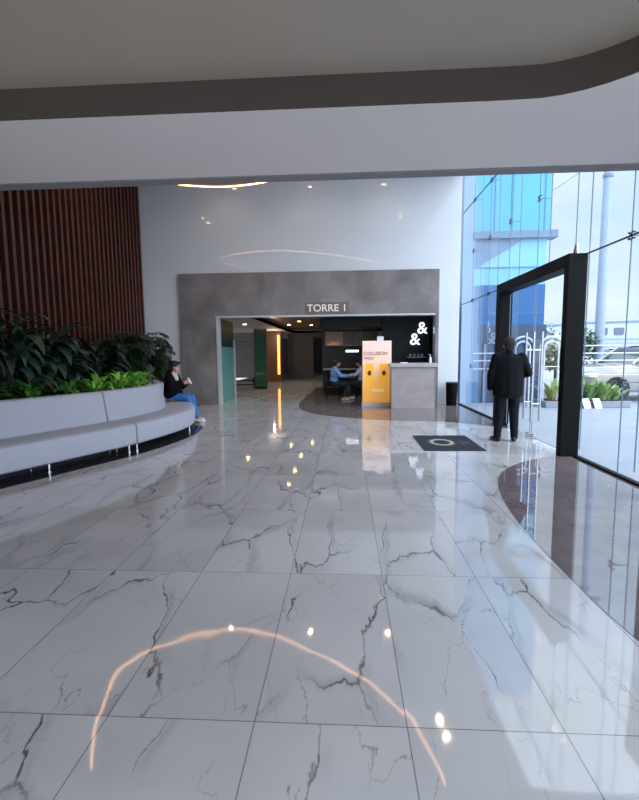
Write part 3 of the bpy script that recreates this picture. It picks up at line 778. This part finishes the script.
for a_, yw in ((ankL, .45), (ankR, -.3)):
    d_ = V((-math.sin(yw), math.cos(yw), 0)); g_ = V((a_.x, a_.y, 0))
    blob('shoe', [(g_-d_*.05+V((0, 0, .045)), .042, g_+d_*.06+V((0, 0, .04)), .042), (g_+d_*.06+V((0, 0, .038)), .042, g_+d_*.17+V((0, 0, .03)), .030)], mat('black_shoe', (14, 14, 16), .3), man, .008, 2)
Rh = Matrix.Identity(3).to_euler()
hair = mat('grey_black_hair', (34, 33, 36), .8, var=.6, scale=60, bump=.6, bscale=90)
blob('hair', [(q(-.025, 0, .045), (.102, .109, .098), (0, 0, 0)), (q(-.055, 0, -.02), (.085, .055, .085), (0, 0, 0)), (q(.03, 0, .095), (.075, .06, .035), (0, 0, 0))], hair, man, .008, 2)
blob('shirt_collar', [(V((0, -.005, 1.505)), (.066, .062, .022), (0, 0, 0))], mat('grey_shirt', (150, 152, 160), .7), man, .006, 1)

# --- seated woman on the bench (local faces +x)
wo = thing('person', 'person in black jacket and blue jeans seated at the bench end with a phone', 'person', (-3.95, 10.05, 0), -.12); wo.scale = (1.04,)*3
hz = 1.205
hp, q, R3 = head_prims(Vector((.075, 0, hz)), 0.12, 1.0, .22)
hip1, hip2 = V((0, -.09, .53)), V((0, .09, .53))
kn1, kn2 = V((.40, -.10, .53)), V((.40, .07, .53))
an1, an2 = V((.60, -.10, .09)), V((.50, .09, .09))
shd = [V((.0, -.17, 1.01)), V((.0, .17, 1.01))]
el = [V((.10, -.225, .74)), V((.10, .22, .74))]
wr = [V((.315, -.09, .84)), V((.315, .07, .84))]
bp = hp+[(V((.0, 0, 1.03)), .045, V((.05, 0, 1.15)), .045), (V((0, 0, .86)), (.10, .15, .2), (0, 0, 0)), (V((0, 0, .62)), (.11, .15, .14), (0, 0, 0)), (shd[0], .045, shd[1], .045)]
for i in (0, 1): bp += [(shd[i], .045, el[i], .036), (el[i], .034, wr[i], .023)]
bp += hand_prims(wr[0], (.75, .35, .45), (.1, -.9, .3), .92, .8, -1)+hand_prims(wr[1], (.75, -.35, .45), (.1, .9, .3), .92, .8, 1)
for h_, k_, a_ in ((hip1, kn1, an1), (hip2, kn2, an2)): bp += [(h_, .08, k_, .052), (k_, .05, a_, .034), (a_, .034, a_+V((.11, 0, -.05)), .026)]
blob('body', bp, skin, wo, .0085, 3)
face_parts(q, R3, 1.0, wo)
blk = mat('black_hooded_jacket', (7, 7, 9), .9, spec=.15, var=.2, scale=12, bump=.3, bscale=20)
jp = [(V((-.015, 0, .86)), (.135, .195, .24), (0, 0, 0)), [(V((-.03, 0, .90)), (.14, .21, .2)), (V((-.02, 0, .58)), (.185, .22, .11)), (V((.10, 0, .60)), (.12, .20, .10))], (V((-.02, -.17, 1.0)), .065, V((-.02, .17, 1.0)), .065), (V((-.05, 0, 1.03)), .08, V((-.04, 0, 1.09)), .07), (V((-.07, -.06, 1.06)), .05, V((-.07, .06, 1.06)), .05)]
for i in (0, 1): jp += [(shd[i], .07, el[i], .062), (el[i], .062, wr[i]+(el[i]-wr[i]).normalized()*.03, .042)]
blob('jacket', jp, blk, wo, .011, 4)
jn = mat('blue_denim', (52, 108, 178), .8, var=.15, scale=14, bump=.2)
tp = [(V((-.02, -.07, .575)), .105, V((-.02, .07, .575)), .105), (V((0, 0, .60)), (.145, .185, .145), (0, 0, 0))]
for h_, k_, a_ in ((hip1, kn1, an1), (hip2, kn2, an2)): tp += [(h_+V((0, 0, .03)), .095, k_, .072), (k_, .072, a_+V((0, 0, .04)), .05)]
blob('jeans', tp, jn, wo, .010, 4)
for a_ in (an1, an2):
    g_ = V((a_.x, a_.y, 0))
    blob('sneaker', [(g_+V((-.04, 0, .045)), .038, g_+V((.06, 0, .042)), .04), (g_+V((.06, 0, .038)), .038, g_+V((.15, 0, .03)), .030)], mat('white_sneaker', (228, 230, 234), .6), wo, .008, 2)
hr = mat('black_hair', (12, 10, 11), .6, var=.4, scale=60, bump=.5, bscale=90)
blob('hair', [(q(-.03, 0, .045), (.112, .098, .09), (0, 0, 0)), (q(.04, 0, .09), (.075, .07, .035), (0, 0, 0)), (q(-.07, 0, -.03), (.07, .08, .09), (0, 0, 0)), (q(-.11, 0, .07), (.05, .05, .045), (0, 0, 0))], hr, wo, .008, 2)
blob('scarf', [(V((.05, -.06, 1.06)), .04, V((.10, -.04, .93)), .035), (V((.05, .05, 1.06)), .04, V((.10, .02, .93)), .035)], mat('beige_scarf', (206, 186, 172), .8), wo, .008, 3)
t = thing('mobile_phone', 'small pale phone held by the seated person on the bench', 'phone', (-3.95+.42, 10.05-.06, .935)); t.rotation_euler = (0, 0, -.12)
Mp = Matrix.Rotation(-.5, 4, 'Y')
obj('case', B(-.005, .005, -.038, .038, -.075, .075, M=Mp), mat('pale_phone_case', (215, 215, 220), .3), t, bevel=.003)
obj('screen', B(-.0065, -.005, -.034, .034, -.07, .07, M=Mp), mat('phone_screen', (180, 200, 230), .1, emis=(180, 200, 230), estr=.6), t)

# --- seated people in the cafe (faces +x local)
def cafe_person(lab, loc, rz, topm, botm):
    w = thing('person', lab, 'person', loc, rz)
    hp, q, R3 = head_prims(Vector((.12, 0, 1.20)), 0, .95, .3)
    hip = [V((0, -.09, .53)), V((0, .09, .53))]; kn = [V((.42, -.10, .53)), V((.42, .1, .53))]; an = [V((.30, -.10, .09)), V((.46, .1, .09))]
    sd = [V((.05, -.19, 1.0)), V((.05, .19, 1.0))]; el = [V((.22, -.23, .80)), V((.22, .22, .80))]; wr = [V((.46, -.12, .79)), V((.46, .10, .79))]
    bp = hp+[(V((.05, 0, 1.02)), .05, V((.09, 0, 1.12)), .048), (V((.02, 0, .86)), (.11, .17, .2), (0, 0, 0)), (V((0, 0, .62)), (.12, .16, .14), (0, 0, 0)), (sd[0], .05, sd[1], .05)]
    for i in (0, 1): bp += [(sd[i], .048, el[i], .038), (el[i], .036, wr[i], .025)]
    bp += hand_prims(wr[0], (1, .3, -.1), (0, 0, 1), 1, .5, -1)+hand_prims(wr[1], (1, -.3, -.1), (0, 0, 1), 1, .5, 1)
    for i in (0, 1): bp += [(hip[i], .08, kn[i], .055), (kn[i], .052, an[i], .036), (an[i], .036, an[i]+V((.12, 0, -.05)), .028)]
    blob('body', bp, skin2, w, .010, 3); face_parts(q, R3, .95, w)
    sp_ = [(V((.02, 0, .87)), (.14, .2, .23), (0, 0, 0)), (V((0, 0, .66)), (.14, .18, .14), (0, 0, 0)), (sd[0], .065, sd[1], .065)]
    for i in (0, 1): sp_ += [(sd[i], .066, el[i], .055), (el[i], .055, wr[i]+(el[i]-wr[i]).normalized()*.04, .04)]
    blob('shirt', sp_, topm, w, .012, 4)
    tp = [(V((-.02, -.07, .57)), .11, V((-.02, .07, .57)), .11)]
    for i in (0, 1): tp += [(hip[i], .1, kn[i], .074), (kn[i], .074, an[i]+V((0, 0, .04)), .052)]
    blob('trousers', tp, botm, w, .012, 4)
    for a_ in an: blob('shoe', [(V((a_.x-.03, a_.y, .04)), .038, V((a_.x+.15, a_.y, .032)), .03)], mat('pale_shoe', (190, 190, 196), .6), w, .009, 2)
    blob('hair', [(q(-.03, 0, .045), (.104, .094, .09), (0, 0, 0)), (q(-.06, 0, -.01), (.07, .08, .09), (0, 0, 0))], hr, w, .009, 2)
dark = mat('dark_trousers', (26, 28, 38), .8)
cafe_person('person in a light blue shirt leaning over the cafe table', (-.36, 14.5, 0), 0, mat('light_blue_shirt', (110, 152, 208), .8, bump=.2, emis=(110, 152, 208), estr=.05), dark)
cafe_person('person in a white top facing the one in blue at the cafe table', (.56, 14.85, 0), PI-.1, mat('white_top', (180, 182, 200), .8, bump=.2), dark)
t = thing('cafe_table', 'small round dark cafe table between the two seated people', 'table', (.10, 14.68, 0))
obj('tabletop', LA([(.25, .70), (.26, .71), (.26, .725), (.25, .735)], n=32), mat('dark_table_top', (44, 38, 36), .3), t, smooth=True)
obj('pedestal', T([(0, 0, .02), (0, 0, .70)], .03, 14), M['black'], t, smooth=True)
obj('base', LA([(.22, 0.003), (.22, .015), (.04, .035)], n=28), M['black'], t, smooth=True)
def chair(loc, rz, lab):
    t = thing('cafe_chair', lab, 'chair', loc, rz)
    cm = mat('dark_chair_shell', (28, 26, 28), .5)
    obj('seat', B(-.21, .2, -.21, .21, .41, .45), cm, t, bevel=.015)
    obj('backrest', B(-.25, -.22, -.2, .2, .50, .86), cm, t, bevel=.012)
    for sx in (-1, 1):
        for sy in (-1, 1):
            obj('leg', T([(sx*.18, sy*.18, .42), (sx*.21-.005, sy*.2, .004)], .013, 8), M['black'], t)
    bm = bmesh.new()
    bm.free()
    for sy in (-1, 1): obj('back_frame', T([(-.2, sy*.16, .43), (-.235, sy*.16, .6)], .012, 8), M['black'], t)
chair((-.38, 14.5, 0), 0, 'dark cafe chair under the person in light blue')
chair((.58, 14.85, 0), PI-.1, 'dark cafe chair under the person in white')

# ------------------------------------------------------------------ outside
pave = mat('pale_concrete_paving', (146, 150, 160), .6, var=.05, scale=1.3)
struct('ground', B(XR+.035, 90, -30, 140, -.12, -.005), pave)
# blue glazed volume next door
t = thing('office_building', 'blue glazed office volume with a projecting ledge outside, beside the far wall', 'building', (3.40, 13.6, 0))
def fm(name, rgb, ro=.25, e=.0): return mat(name, rgb, ro, var=.05, scale=.6, emis=rgb if e else None, estr=e)
obj('upper_facade', B(.35, 2.50, 0, .3, 4.95, 9.5), fm('cyan_glazing', (80, 162, 205), .2, .0), t)
obj('ledge', B(.30, 2.66, -.12, .3, 4.75, 4.95), fm('blue_grey_ledge', (100, 122, 150), .6, 0), t)
obj('corner_column', B(0.02, .35, -.1, .3, 0, 9.5), fm('pale_blue_column', (134, 160, 190), .5, 0), t)
bm = bmesh.new(); vs = [bm.verts.new(v) for v in ((.35, -.02, 4.75), (1.75, -.02, 4.75), (1.3, -.02, 4.45), (.55, -.02, 4.02), (.35, -.02, 3.95))]; bm.faces.new(vs)
obj('sloped_soffit', bm, fm('grey_blue_soffit', (104, 128, 158), .6, 0), t)
obj('middle_glazing', B(.35, 2.40, 0, .3, 3.45, 4.75), fm('pale_cyan_glazing', (120, 182, 208), .2, .0), t)
obj('middle_rail', B(.35, 2.40, -.02, 0, 3.93, 3.96), fm('rail_blue', (84, 130, 176)), t)
obj('blue_band', B(.55, 2.40, -.02, .3, 2.30, 3.45), fm('strong_blue_band', (22, 90, 150), .25, 0), t)
obj('left_band', B(.35, .55, 0, .3, 0, 3.45), fm('soft_blue_band', (84, 124, 166), .3, 0), t)
obj('lintel_band', B(.55, 2.48, -.03, .3, 1.75, 2.30), fm('slate_blue_band', (46, 66, 96), .5, 0), t)
obj('shopfront', B(.55, 2.40, .02, .3, 0, 1.75), fm('dark_shopfront', (56, 72, 108), .2, 0), t)
bm = bmesh.new()
for x in (.7, 1.02, 1.42, 1.9, 2.12, 2.34): box(bm, x, x+.07, -.03, .02, 0, 1.75)
obj('shopfront_mullion', bm, fm('pale_mullion', (116, 134, 165), .5, 0), t)
bm = bmesh.new()
for x in (.9, 1.4, 2.3): box(bm, x, x+.02, -.03, 0, 4.95, 9.5)
obj('facade_mullion', bm, fm('blue_mullion', (70, 140, 176)), t)
bm = bmesh.new()
for z in (1.0, 1.24, 1.46): box(bm, .4, 1.4, -.05, -.03, z, z+.03)
obj('white_bar', bm, fm('white_bar', (200, 212, 230), .4, 0), t)

wf = mat('white_painted_railing', (206, 212, 222), .4)
t = thing('railing', 'white five-rail metal fence outside to the right of the black post', 'railing', (6.55, 12.9, 0))
for z in (.85, 1.05, 1.25, 1.45, 1.66): obj('rail', T([(-.02, 0, z), (5.0, -.3, z)], .018, 8), wf, t)
for x in (0, 1.7, 3.4, 5.0): obj('post', T([(x, -.06*x, 0), (x, -.06*x, 1.7)], .028, 8), wf, t)
def hoop(loc, lab):
    t = thing('hoop_stand', lab, 'hoop stand', loc)
    for R_, H_ in ((.30, 1.62), (.19, 1.60)):
        pts = [(-R_, 0, 0), (-R_, 0, H_-.3)]+[(R_*math.cos(PI-PI*k/12), 0, H_+R_*math.sin(PI-PI*k/12)) for k in range(13)]+[(R_, 0, H_-.3), (R_, 0, 0)]
        obj('outer_hoop' if R_ > .25 else 'inner_hoop', T(pts, .022, 8), wf, t, smooth=True)
    obj('crossbar', T([(-.3, 0, 1.1), (.3, 0, 1.1)], .014, 8), wf, t)
hoop((5.62, 12.6, 0), 'white double hoop metal stand outside, right of the chrome door pull')
hoop((4.86, 12.6, 0), 'white double hoop metal stand outside, partly behind the suited man')

t = thing('raised_planter', 'low grey concrete planter outside the glass doors', 'planter', (6.65, 12.75, 0))
obj('kerb', B(-1.25, .95, -.45, .45, 0, .17), mat('grey_kerb', (132, 136, 148), .8), t, bevel=.01)
obj('soil', B(-1.17, .87, -.37, .37, .17, .18), M['soil'], t)
def grass(x, y, n, h, m, lab, nm='grass_plant', wd_=.05, z=.17):
    t = thing(nm, lab, 'plant', (x, y, z))
    bm = bmesh.new()
    for i in range(n):
        a = rr.uniform(0, 2*PI); rad = rr.uniform(0, .16)
        leaf(bm, (math.cos(a)*rad, math.sin(a)*rad, 0), a, rr.uniform(.9, 1.5), h*rr.uniform(.7, 1.1), wd_, rr.uniform(.4, 1.5), .2, 5)
    obj('foliage', bm, m, t, smooth=True, autos=180)
    obj('crown', LA([(.05, 0), (.06, .03), (.02, .06)], n=10), stemm, t)
MG = foliage_mat('outdoor_green_blade', (96, 132, 72), (176, 198, 128), .5)
MT = foliage_mat('outdoor_tree_leaf', (60, 84, 56), (126, 150, 104), .5)
grass(5.75, 12.75, 70, .85, MG, 'spiky green grass plant outside, left one in the low planter')
grass(6.15, 12.75, 70, .9, MG, 'spiky green grass plant outside, just left of the black post')
grass(6.72, 12.8, 90, .62, MG, 'leafy green plant outside, just right of the black post', 'garden_plant', .11)
grass(7.1, 12.7, 80, .6, MG, 'leafy green plant outside at the foot of the grey pole', 'garden_plant', .12)
grass(7.4, 12.8, 50, .45, MG, 'leafy green plant outside, rightmost beside the parked car', 'garden_plant', .12)
def tree(x, y, h, rad, n, lab):
    t = thing('garden_tree', lab, 'tree', (x, y, 0))
    bm = bmesh.new()
    for i in range(n):
        v = Vector((rr.gauss(0, 1), rr.gauss(0, 1), rr.gauss(0, 1))).normalized()*rad*rr.uniform(.5, 1)
        leaf(bm, (v.x, v.y, h-rad+v.z*1.15), rr.uniform(0, 6.28), rr.uniform(-.5, 1), .26, .12, .6, .2, 3)
    obj('crown', bm, MT, t, smooth=True, autos=180)
    obj('trunk', T([(0, 0, 0), (.03, 0, h*.4), (0, 0, h-rad)], [.06, .05, .03], 8), mat('bark', (84, 74, 66), .9), t)
tree(7.45, 16.4, 1.75, .45, 260, 'small round garden tree outside seen through the hoop stand')
tree(8.75, 17.2, 2.3, .6, 420, 'green leafy tree outside just right of the black post')
tree(10.2, 24.0, 2.9, .9, 420, 'pale leafy tree farther out behind the black post')
# white tilted boards
for k, x in enumerate((6.42, 6.70)):
    t = thing('floor_sign', ['left', 'right'][k]+' one of two small white tilted boards on the paving outside', 'board', (x, 12.15, 0), .2)
    obj('board', B(-.10, .10, -.008, .008, 0, .28, M=Matrix.Rotation(-.45, 4, 'X')), wm, t)
    obj('prop', T([(0, .0, .24), (0, .2, .004)], .008, 6), M['black'], t)
# utility pole
t = thing('utility_pole', 'tall grey concrete utility pole standing outside behind the glass', 'pole', (9.25, 17.0, 0))
obj('shaft', T([(0, 0, 0), (0, 0, 9.5)], [.17, .13], 16), mat('grey_concrete_pole', (150, 164, 186), .8), t, smooth=True)
obj('crossarm', B(-.55, .55, -.05, .05, 8.0, 8.1), M['seam'], t); 
bm = bmesh.new()
for x in (-.45, 0.3, .45): lathe(bm, [(.03, 0), (.045, .05), (.02, .12)], (x, 0, 8.1), 8)
obj('insulator', bm, M['seam'], t)
obj('band', LA([(.15, 7.55), (.17, 7.56), (.17, 7.66), (.15, 7.67)], n=16), M['seam'], t)
o = obj('overhead_cable', T(spline([(9.7, 17, 8.15), (14, 18, 7.4), (22, 20, 8.0)], 8), .012, 6), M['seam']); tag(o, 'thin overhead cable running right from the utility pole', 'cable')
o = obj('overhead_cable', T(spline([(8.8, 17, 8.1), (6.5, 19, 7.0), (4.5, 22, 8.3)], 8), .012, 6), M['seam']); tag(o, 'thin overhead cable sagging left from the utility pole', 'cable')

# cars
def car(loc, rz, lab, rgb, sc=1.0):
    t = thing('car', lab, 'car', loc, rz); t.scale = (sc,)*3
    paint = mat('car_paint', rgb, .25, .2, coat=.6); gl = mat('car_glass', (40, 50, 62), .08, spec=.8)
    # cross sections along x (front at -x): x, half width, z_low, z_belt, z_top, half width top
    bm = bmesh.new(); rings = []
    secs = [(-2.22, .62, .42, .62, .70, .58), (-2.15, .80, .34, .70, .86, .72), (-1.9, .88, .28, .78, .96, .80), (-1.3, .92, .26, .86, 1.02, .84), (-.95, .93, .26, .90, 1.05, .84), (-.9, .93, .26, .92, 1.07, .84),
            (0, .94, .26, .95, 1.08, .86), (1.2, .94, .26, .96, 1.08, .86), (1.95, .92, .28, .96, 1.08, .84), (2.25, .86, .34, .92, 1.06, .80), (2.32, .70, .45, .85, 1.0, .68)]
    for x, w, zl, zb, zt, wt in secs:
        rings.append([bm.verts.new((x, y, z)) for y, z in ((-w*.9, zl), (-w, zl+.1), (-w, zb-.1), (-w*.98, zb), (-wt, zt), (0, zt+.03), (wt, zt), (w*.98, zb), (w, zb-.1), (w, zl+.1), (w*.9, zl))])
    for a, b in zip(rings, rings[1:]):
        k = len(a)
        for j in range(k): bm.faces.new((a[j], b[j], b[(j+1) % k], a[(j+1) % k]))
    bm.faces.new(rings[0]); bm.faces.new(rings[-1][::-1])
    obj('body', bm, paint, t, smooth=True, autos=50)
    bm = bmesh.new(); rings = []
    for x, w, z in ((-1.0, .80, 1.04), (-.35, .70, 1.52), (.1, .68, 1.60), (1.3, .68, 1.60), (1.9, .70, 1.48), (2.15, .78, 1.05)):
        rings.append([bm.verts.new((x, -.84, 1.02)), bm.verts.new((x, -w, z)), bm.verts.new((x, 0, z+.02)), bm.verts.new((x, w, z)), bm.verts.new((x, .84, 1.02))])
    for a, b in zip(rings, rings[1:]):
        for j in range(5): bm.faces.new((a[j], b[j], b[(j+1) % 5], a[(j+1) % 5]))
    obj('cabin_glass', bm, gl, t, smooth=True, autos=25)
    bm = bmesh.new(); box(bm, -.3, 1.95, -.70, .70, 1.585, 1.65)
    for s in (-1, 1):
        for p0, p1 in (((-.98, .845, 1.05), (-.33, .72, 1.56)), ((.45, .85, 1.05), (.45, .71, 1.60)), ((1.35, .85, 1.05), (1.35, .71, 1.60)), ((2.1, .83, 1.05), (1.88, .72, 1.54))):
            tube(bm, [(p0[0], s*p0[1], p0[2]), (p1[0], s*p1[1], p1[2])], .04, 6)
    obj('roof', bm, paint, t, bevel=.02)
    rub = mat('tyre_rubber', (24, 24, 26), .9); al = mat('alloy', (170, 172, 178), .3, .8)
    for x in (-1.42, 1.42):
        for s in (-1, 1):
            bm = bmesh.new(); lathe(bm, [(.24, -.11), (.34, -.10), (.36, -.05), (.36, .05), (.34, .10), (.24, .11)], n=28)
            bmesh.ops.transform(bm, matrix=Matrix.Translation((x, s*.86, .355)) @ Matrix.Rotation(PI/2, 4, 'X'), verts=bm.verts)
            w_ = obj('wheel', bm, rub, t, smooth=True)
            bm = bmesh.new(); lathe(bm, [(.05, .10), (.22, .112), (.23, .118), (.05, .13)], n=20)
            bmesh.ops.transform(bm, matrix=Matrix.Translation((x, s*.86, .355)) @ Matrix.Rotation(PI/2*s, 4, 'X'), verts=bm.verts)
            obj('rim', bm, al, w_, smooth=True)
    for s in (-1, 1):
        obj('headlight', B(-2.19, -1.93, min(s*.62, s*.86), max(s*.62, s*.86), .70, .82), mat('headlight_lens', (236, 238, 240), .15, emis=(236, 238, 240), estr=.2), t, bevel=.03)
        obj('mirror', B(-.85, -.70, min(s*.9, s*1.08), max(s*.9, s*1.08), 1.04, 1.18), paint, t, bevel=.03)
    obj('grille', B(-2.24, -2.1, -.45, .45, .48, .68), mat('grille_black', (26, 26, 28), .4), t, bevel=.01)
    obj('bumper', B(-2.28, -2.0, -.80, .80, .28, .46), mat('bumper_grey', (110, 108, 106), .5), t, bevel=.04)
    return t
c1 = car((9.45, 14.7, 0), .06, 'parked beige car outside at the right edge behind the white rails', (172, 164, 158), 1.05)
car((17.5, 30, 0), .2, 'distant white parked car beyond the beige car', (214, 216, 220))
car((22.5, 34, 0), .1, 'distant dark parked car at the far right of the car park', (80, 84, 96))
car((17.5, 38, 0), .3, 'most distant silver parked car in the car park', (160, 164, 172))
# far buildings
t = thing('warehouse', 'long low white warehouse with a curved roof across the car park', 'building', (38, 62, 0))
bm = bmesh.new()
prof = [(-22, 0), (-22, 3.9), (-16, 4.6), (-6, 5.2), (4, 5.4), (14, 5.2), (24, 4.6), (24, 0)]
a = [bm.verts.new((x, 0, z)) for x, z in prof]; b = [bm.verts.new((x, 10, z)) for x, z in prof]
for i in range(len(prof)): bm.faces.new((a[i], a[(i+1) % len(prof)], b[(i+1) % len(prof)], b[i]))
bm.faces.new(a[::-1]); bm.faces.new(b)
obj('hall', bm, mat('white_cladding', (180, 190, 208), .7), t)
obj('roof_edge', T([(x, -.1, z) for x, z in prof[1:7]], .14, 6), mat('roof_edge_blue_grey', (140, 154, 178), .6), t)
obj('blue_stripe', B(-22, 24, -.12, 0, 2.9, 3.15), mat('stripe_blue_grey', (150, 168, 196), .6), t)
for x in (-4.5, -2.4): obj('window', B(x, x+1.2, -.15, 0, 3.55, 4.45), mat('dark_pane', (96, 104, 122), .3), t)
o = obj('boundary_wall', B(11, 60, 46, 46.3, 0, 2.3), mat('grey_boundary_wall', (158, 156, 164), .8)); tag(o, 'plain grey boundary wall across the car park in front of the warehouse', 'wall')

# ------------------------------------------------------------------ world, lights, camera
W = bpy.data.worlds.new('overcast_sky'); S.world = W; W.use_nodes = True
nt = W.node_tree; N = nt.nodes; L = nt.links; bg = N['Background']
tc = N.new('ShaderNodeTexCoord'); n1 = N.new('ShaderNodeTexNoise'); n1.inputs['Scale'].default_value = 2.2; n1.inputs['Detail'].default_value = 5
mp = N.new('ShaderNodeMapping'); mp.inputs['Scale'].default_value = (1, 1, 3); L.new(tc.outputs['Generated'], mp.inputs['Vector']); L.new(mp.outputs[0], n1.inputs['Vector'])
r = N.new('ShaderNodeValToRGB'); e = r.color_ramp.elements
e[0].position = .38; e[0].color = (.60, .78, 1.0, 1); e[1].position = .62; e[1].color = (.86, .95, 1.05, 1)
L.new(n1.outputs['Fac'], r.inputs['Fac']); L.new(r.outputs['Color'], bg.inputs['Color'])
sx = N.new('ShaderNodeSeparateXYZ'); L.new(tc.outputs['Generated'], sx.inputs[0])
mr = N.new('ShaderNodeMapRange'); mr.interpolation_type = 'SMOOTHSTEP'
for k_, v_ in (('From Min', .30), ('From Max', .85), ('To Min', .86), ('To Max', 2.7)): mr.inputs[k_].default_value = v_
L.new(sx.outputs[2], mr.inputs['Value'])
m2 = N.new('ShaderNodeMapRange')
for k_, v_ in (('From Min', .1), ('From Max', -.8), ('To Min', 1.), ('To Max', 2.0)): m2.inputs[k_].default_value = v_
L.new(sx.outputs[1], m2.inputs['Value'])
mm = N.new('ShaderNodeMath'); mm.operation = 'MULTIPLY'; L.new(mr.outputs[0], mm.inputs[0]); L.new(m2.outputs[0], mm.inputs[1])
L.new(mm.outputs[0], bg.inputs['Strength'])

sl = bpy.data.lights.new('fill_sun', 'SUN'); sl.energy = 1.8; sl.angle = math.radians(50); sl.color = (.84, .92, 1)  # soft sun added to brighten the interior; the sky itself is overcast
so2 = bpy.data.objects.new('fill_sun', sl); C.objects.link(so2)
so2.rotation_euler = Vector((-.75, .5, -.45)).to_track_quat('-Z', 'Y').to_euler()

def area(loc, rot, sx, sy, e, col):
    l = bpy.data.lights.new('daylight_opening', 'AREA'); l.shape = 'RECTANGLE'; l.size = sx; l.size_y = sy; l.energy = e; l.color = col
    o = bpy.data.objects.new('daylight_opening', l); C.objects.link(o); o.location = loc; o.rotation_euler = rot; return o

cam = bpy.data.cameras.new('camera'); co = bpy.data.objects.new('camera', cam); C.objects.link(co); S.camera = co
F, yaw, pi_, ro, h = 447.5, -.0575, -.1054, -.0097, 1.541
f = Vector((math.sin(yaw)*math.cos(pi_), math.cos(yaw)*math.cos(pi_), math.sin(pi_)))
r0 = Vector((math.cos(yaw), -math.sin(yaw), 0)); u0 = r0.cross(f)
rt = r0*math.cos(ro)+u0*math.sin(ro); up = -r0*math.sin(ro)+u0*math.cos(ro)
mw = Matrix((rt, up, -f)).transposed().to_4x4(); mw.translation = (0, 0, h); co.matrix_world = mw
cam.sensor_fit = 'HORIZONTAL'; cam.sensor_width = 36; cam.lens = F/639*36; cam.clip_end = 400; cam.clip_start = .05
S.view_settings.view_transform = 'Standard'; S.view_settings.look = 'None'; S.view_settings.exposure = .42; S.view_settings.gamma = 1.06
S.cycles.max_bounces = 10; S.cycles.transparent_max_bounces = 24; S.cycles.use_denoising = True
S.cycles.sample_clamp_indirect = 6
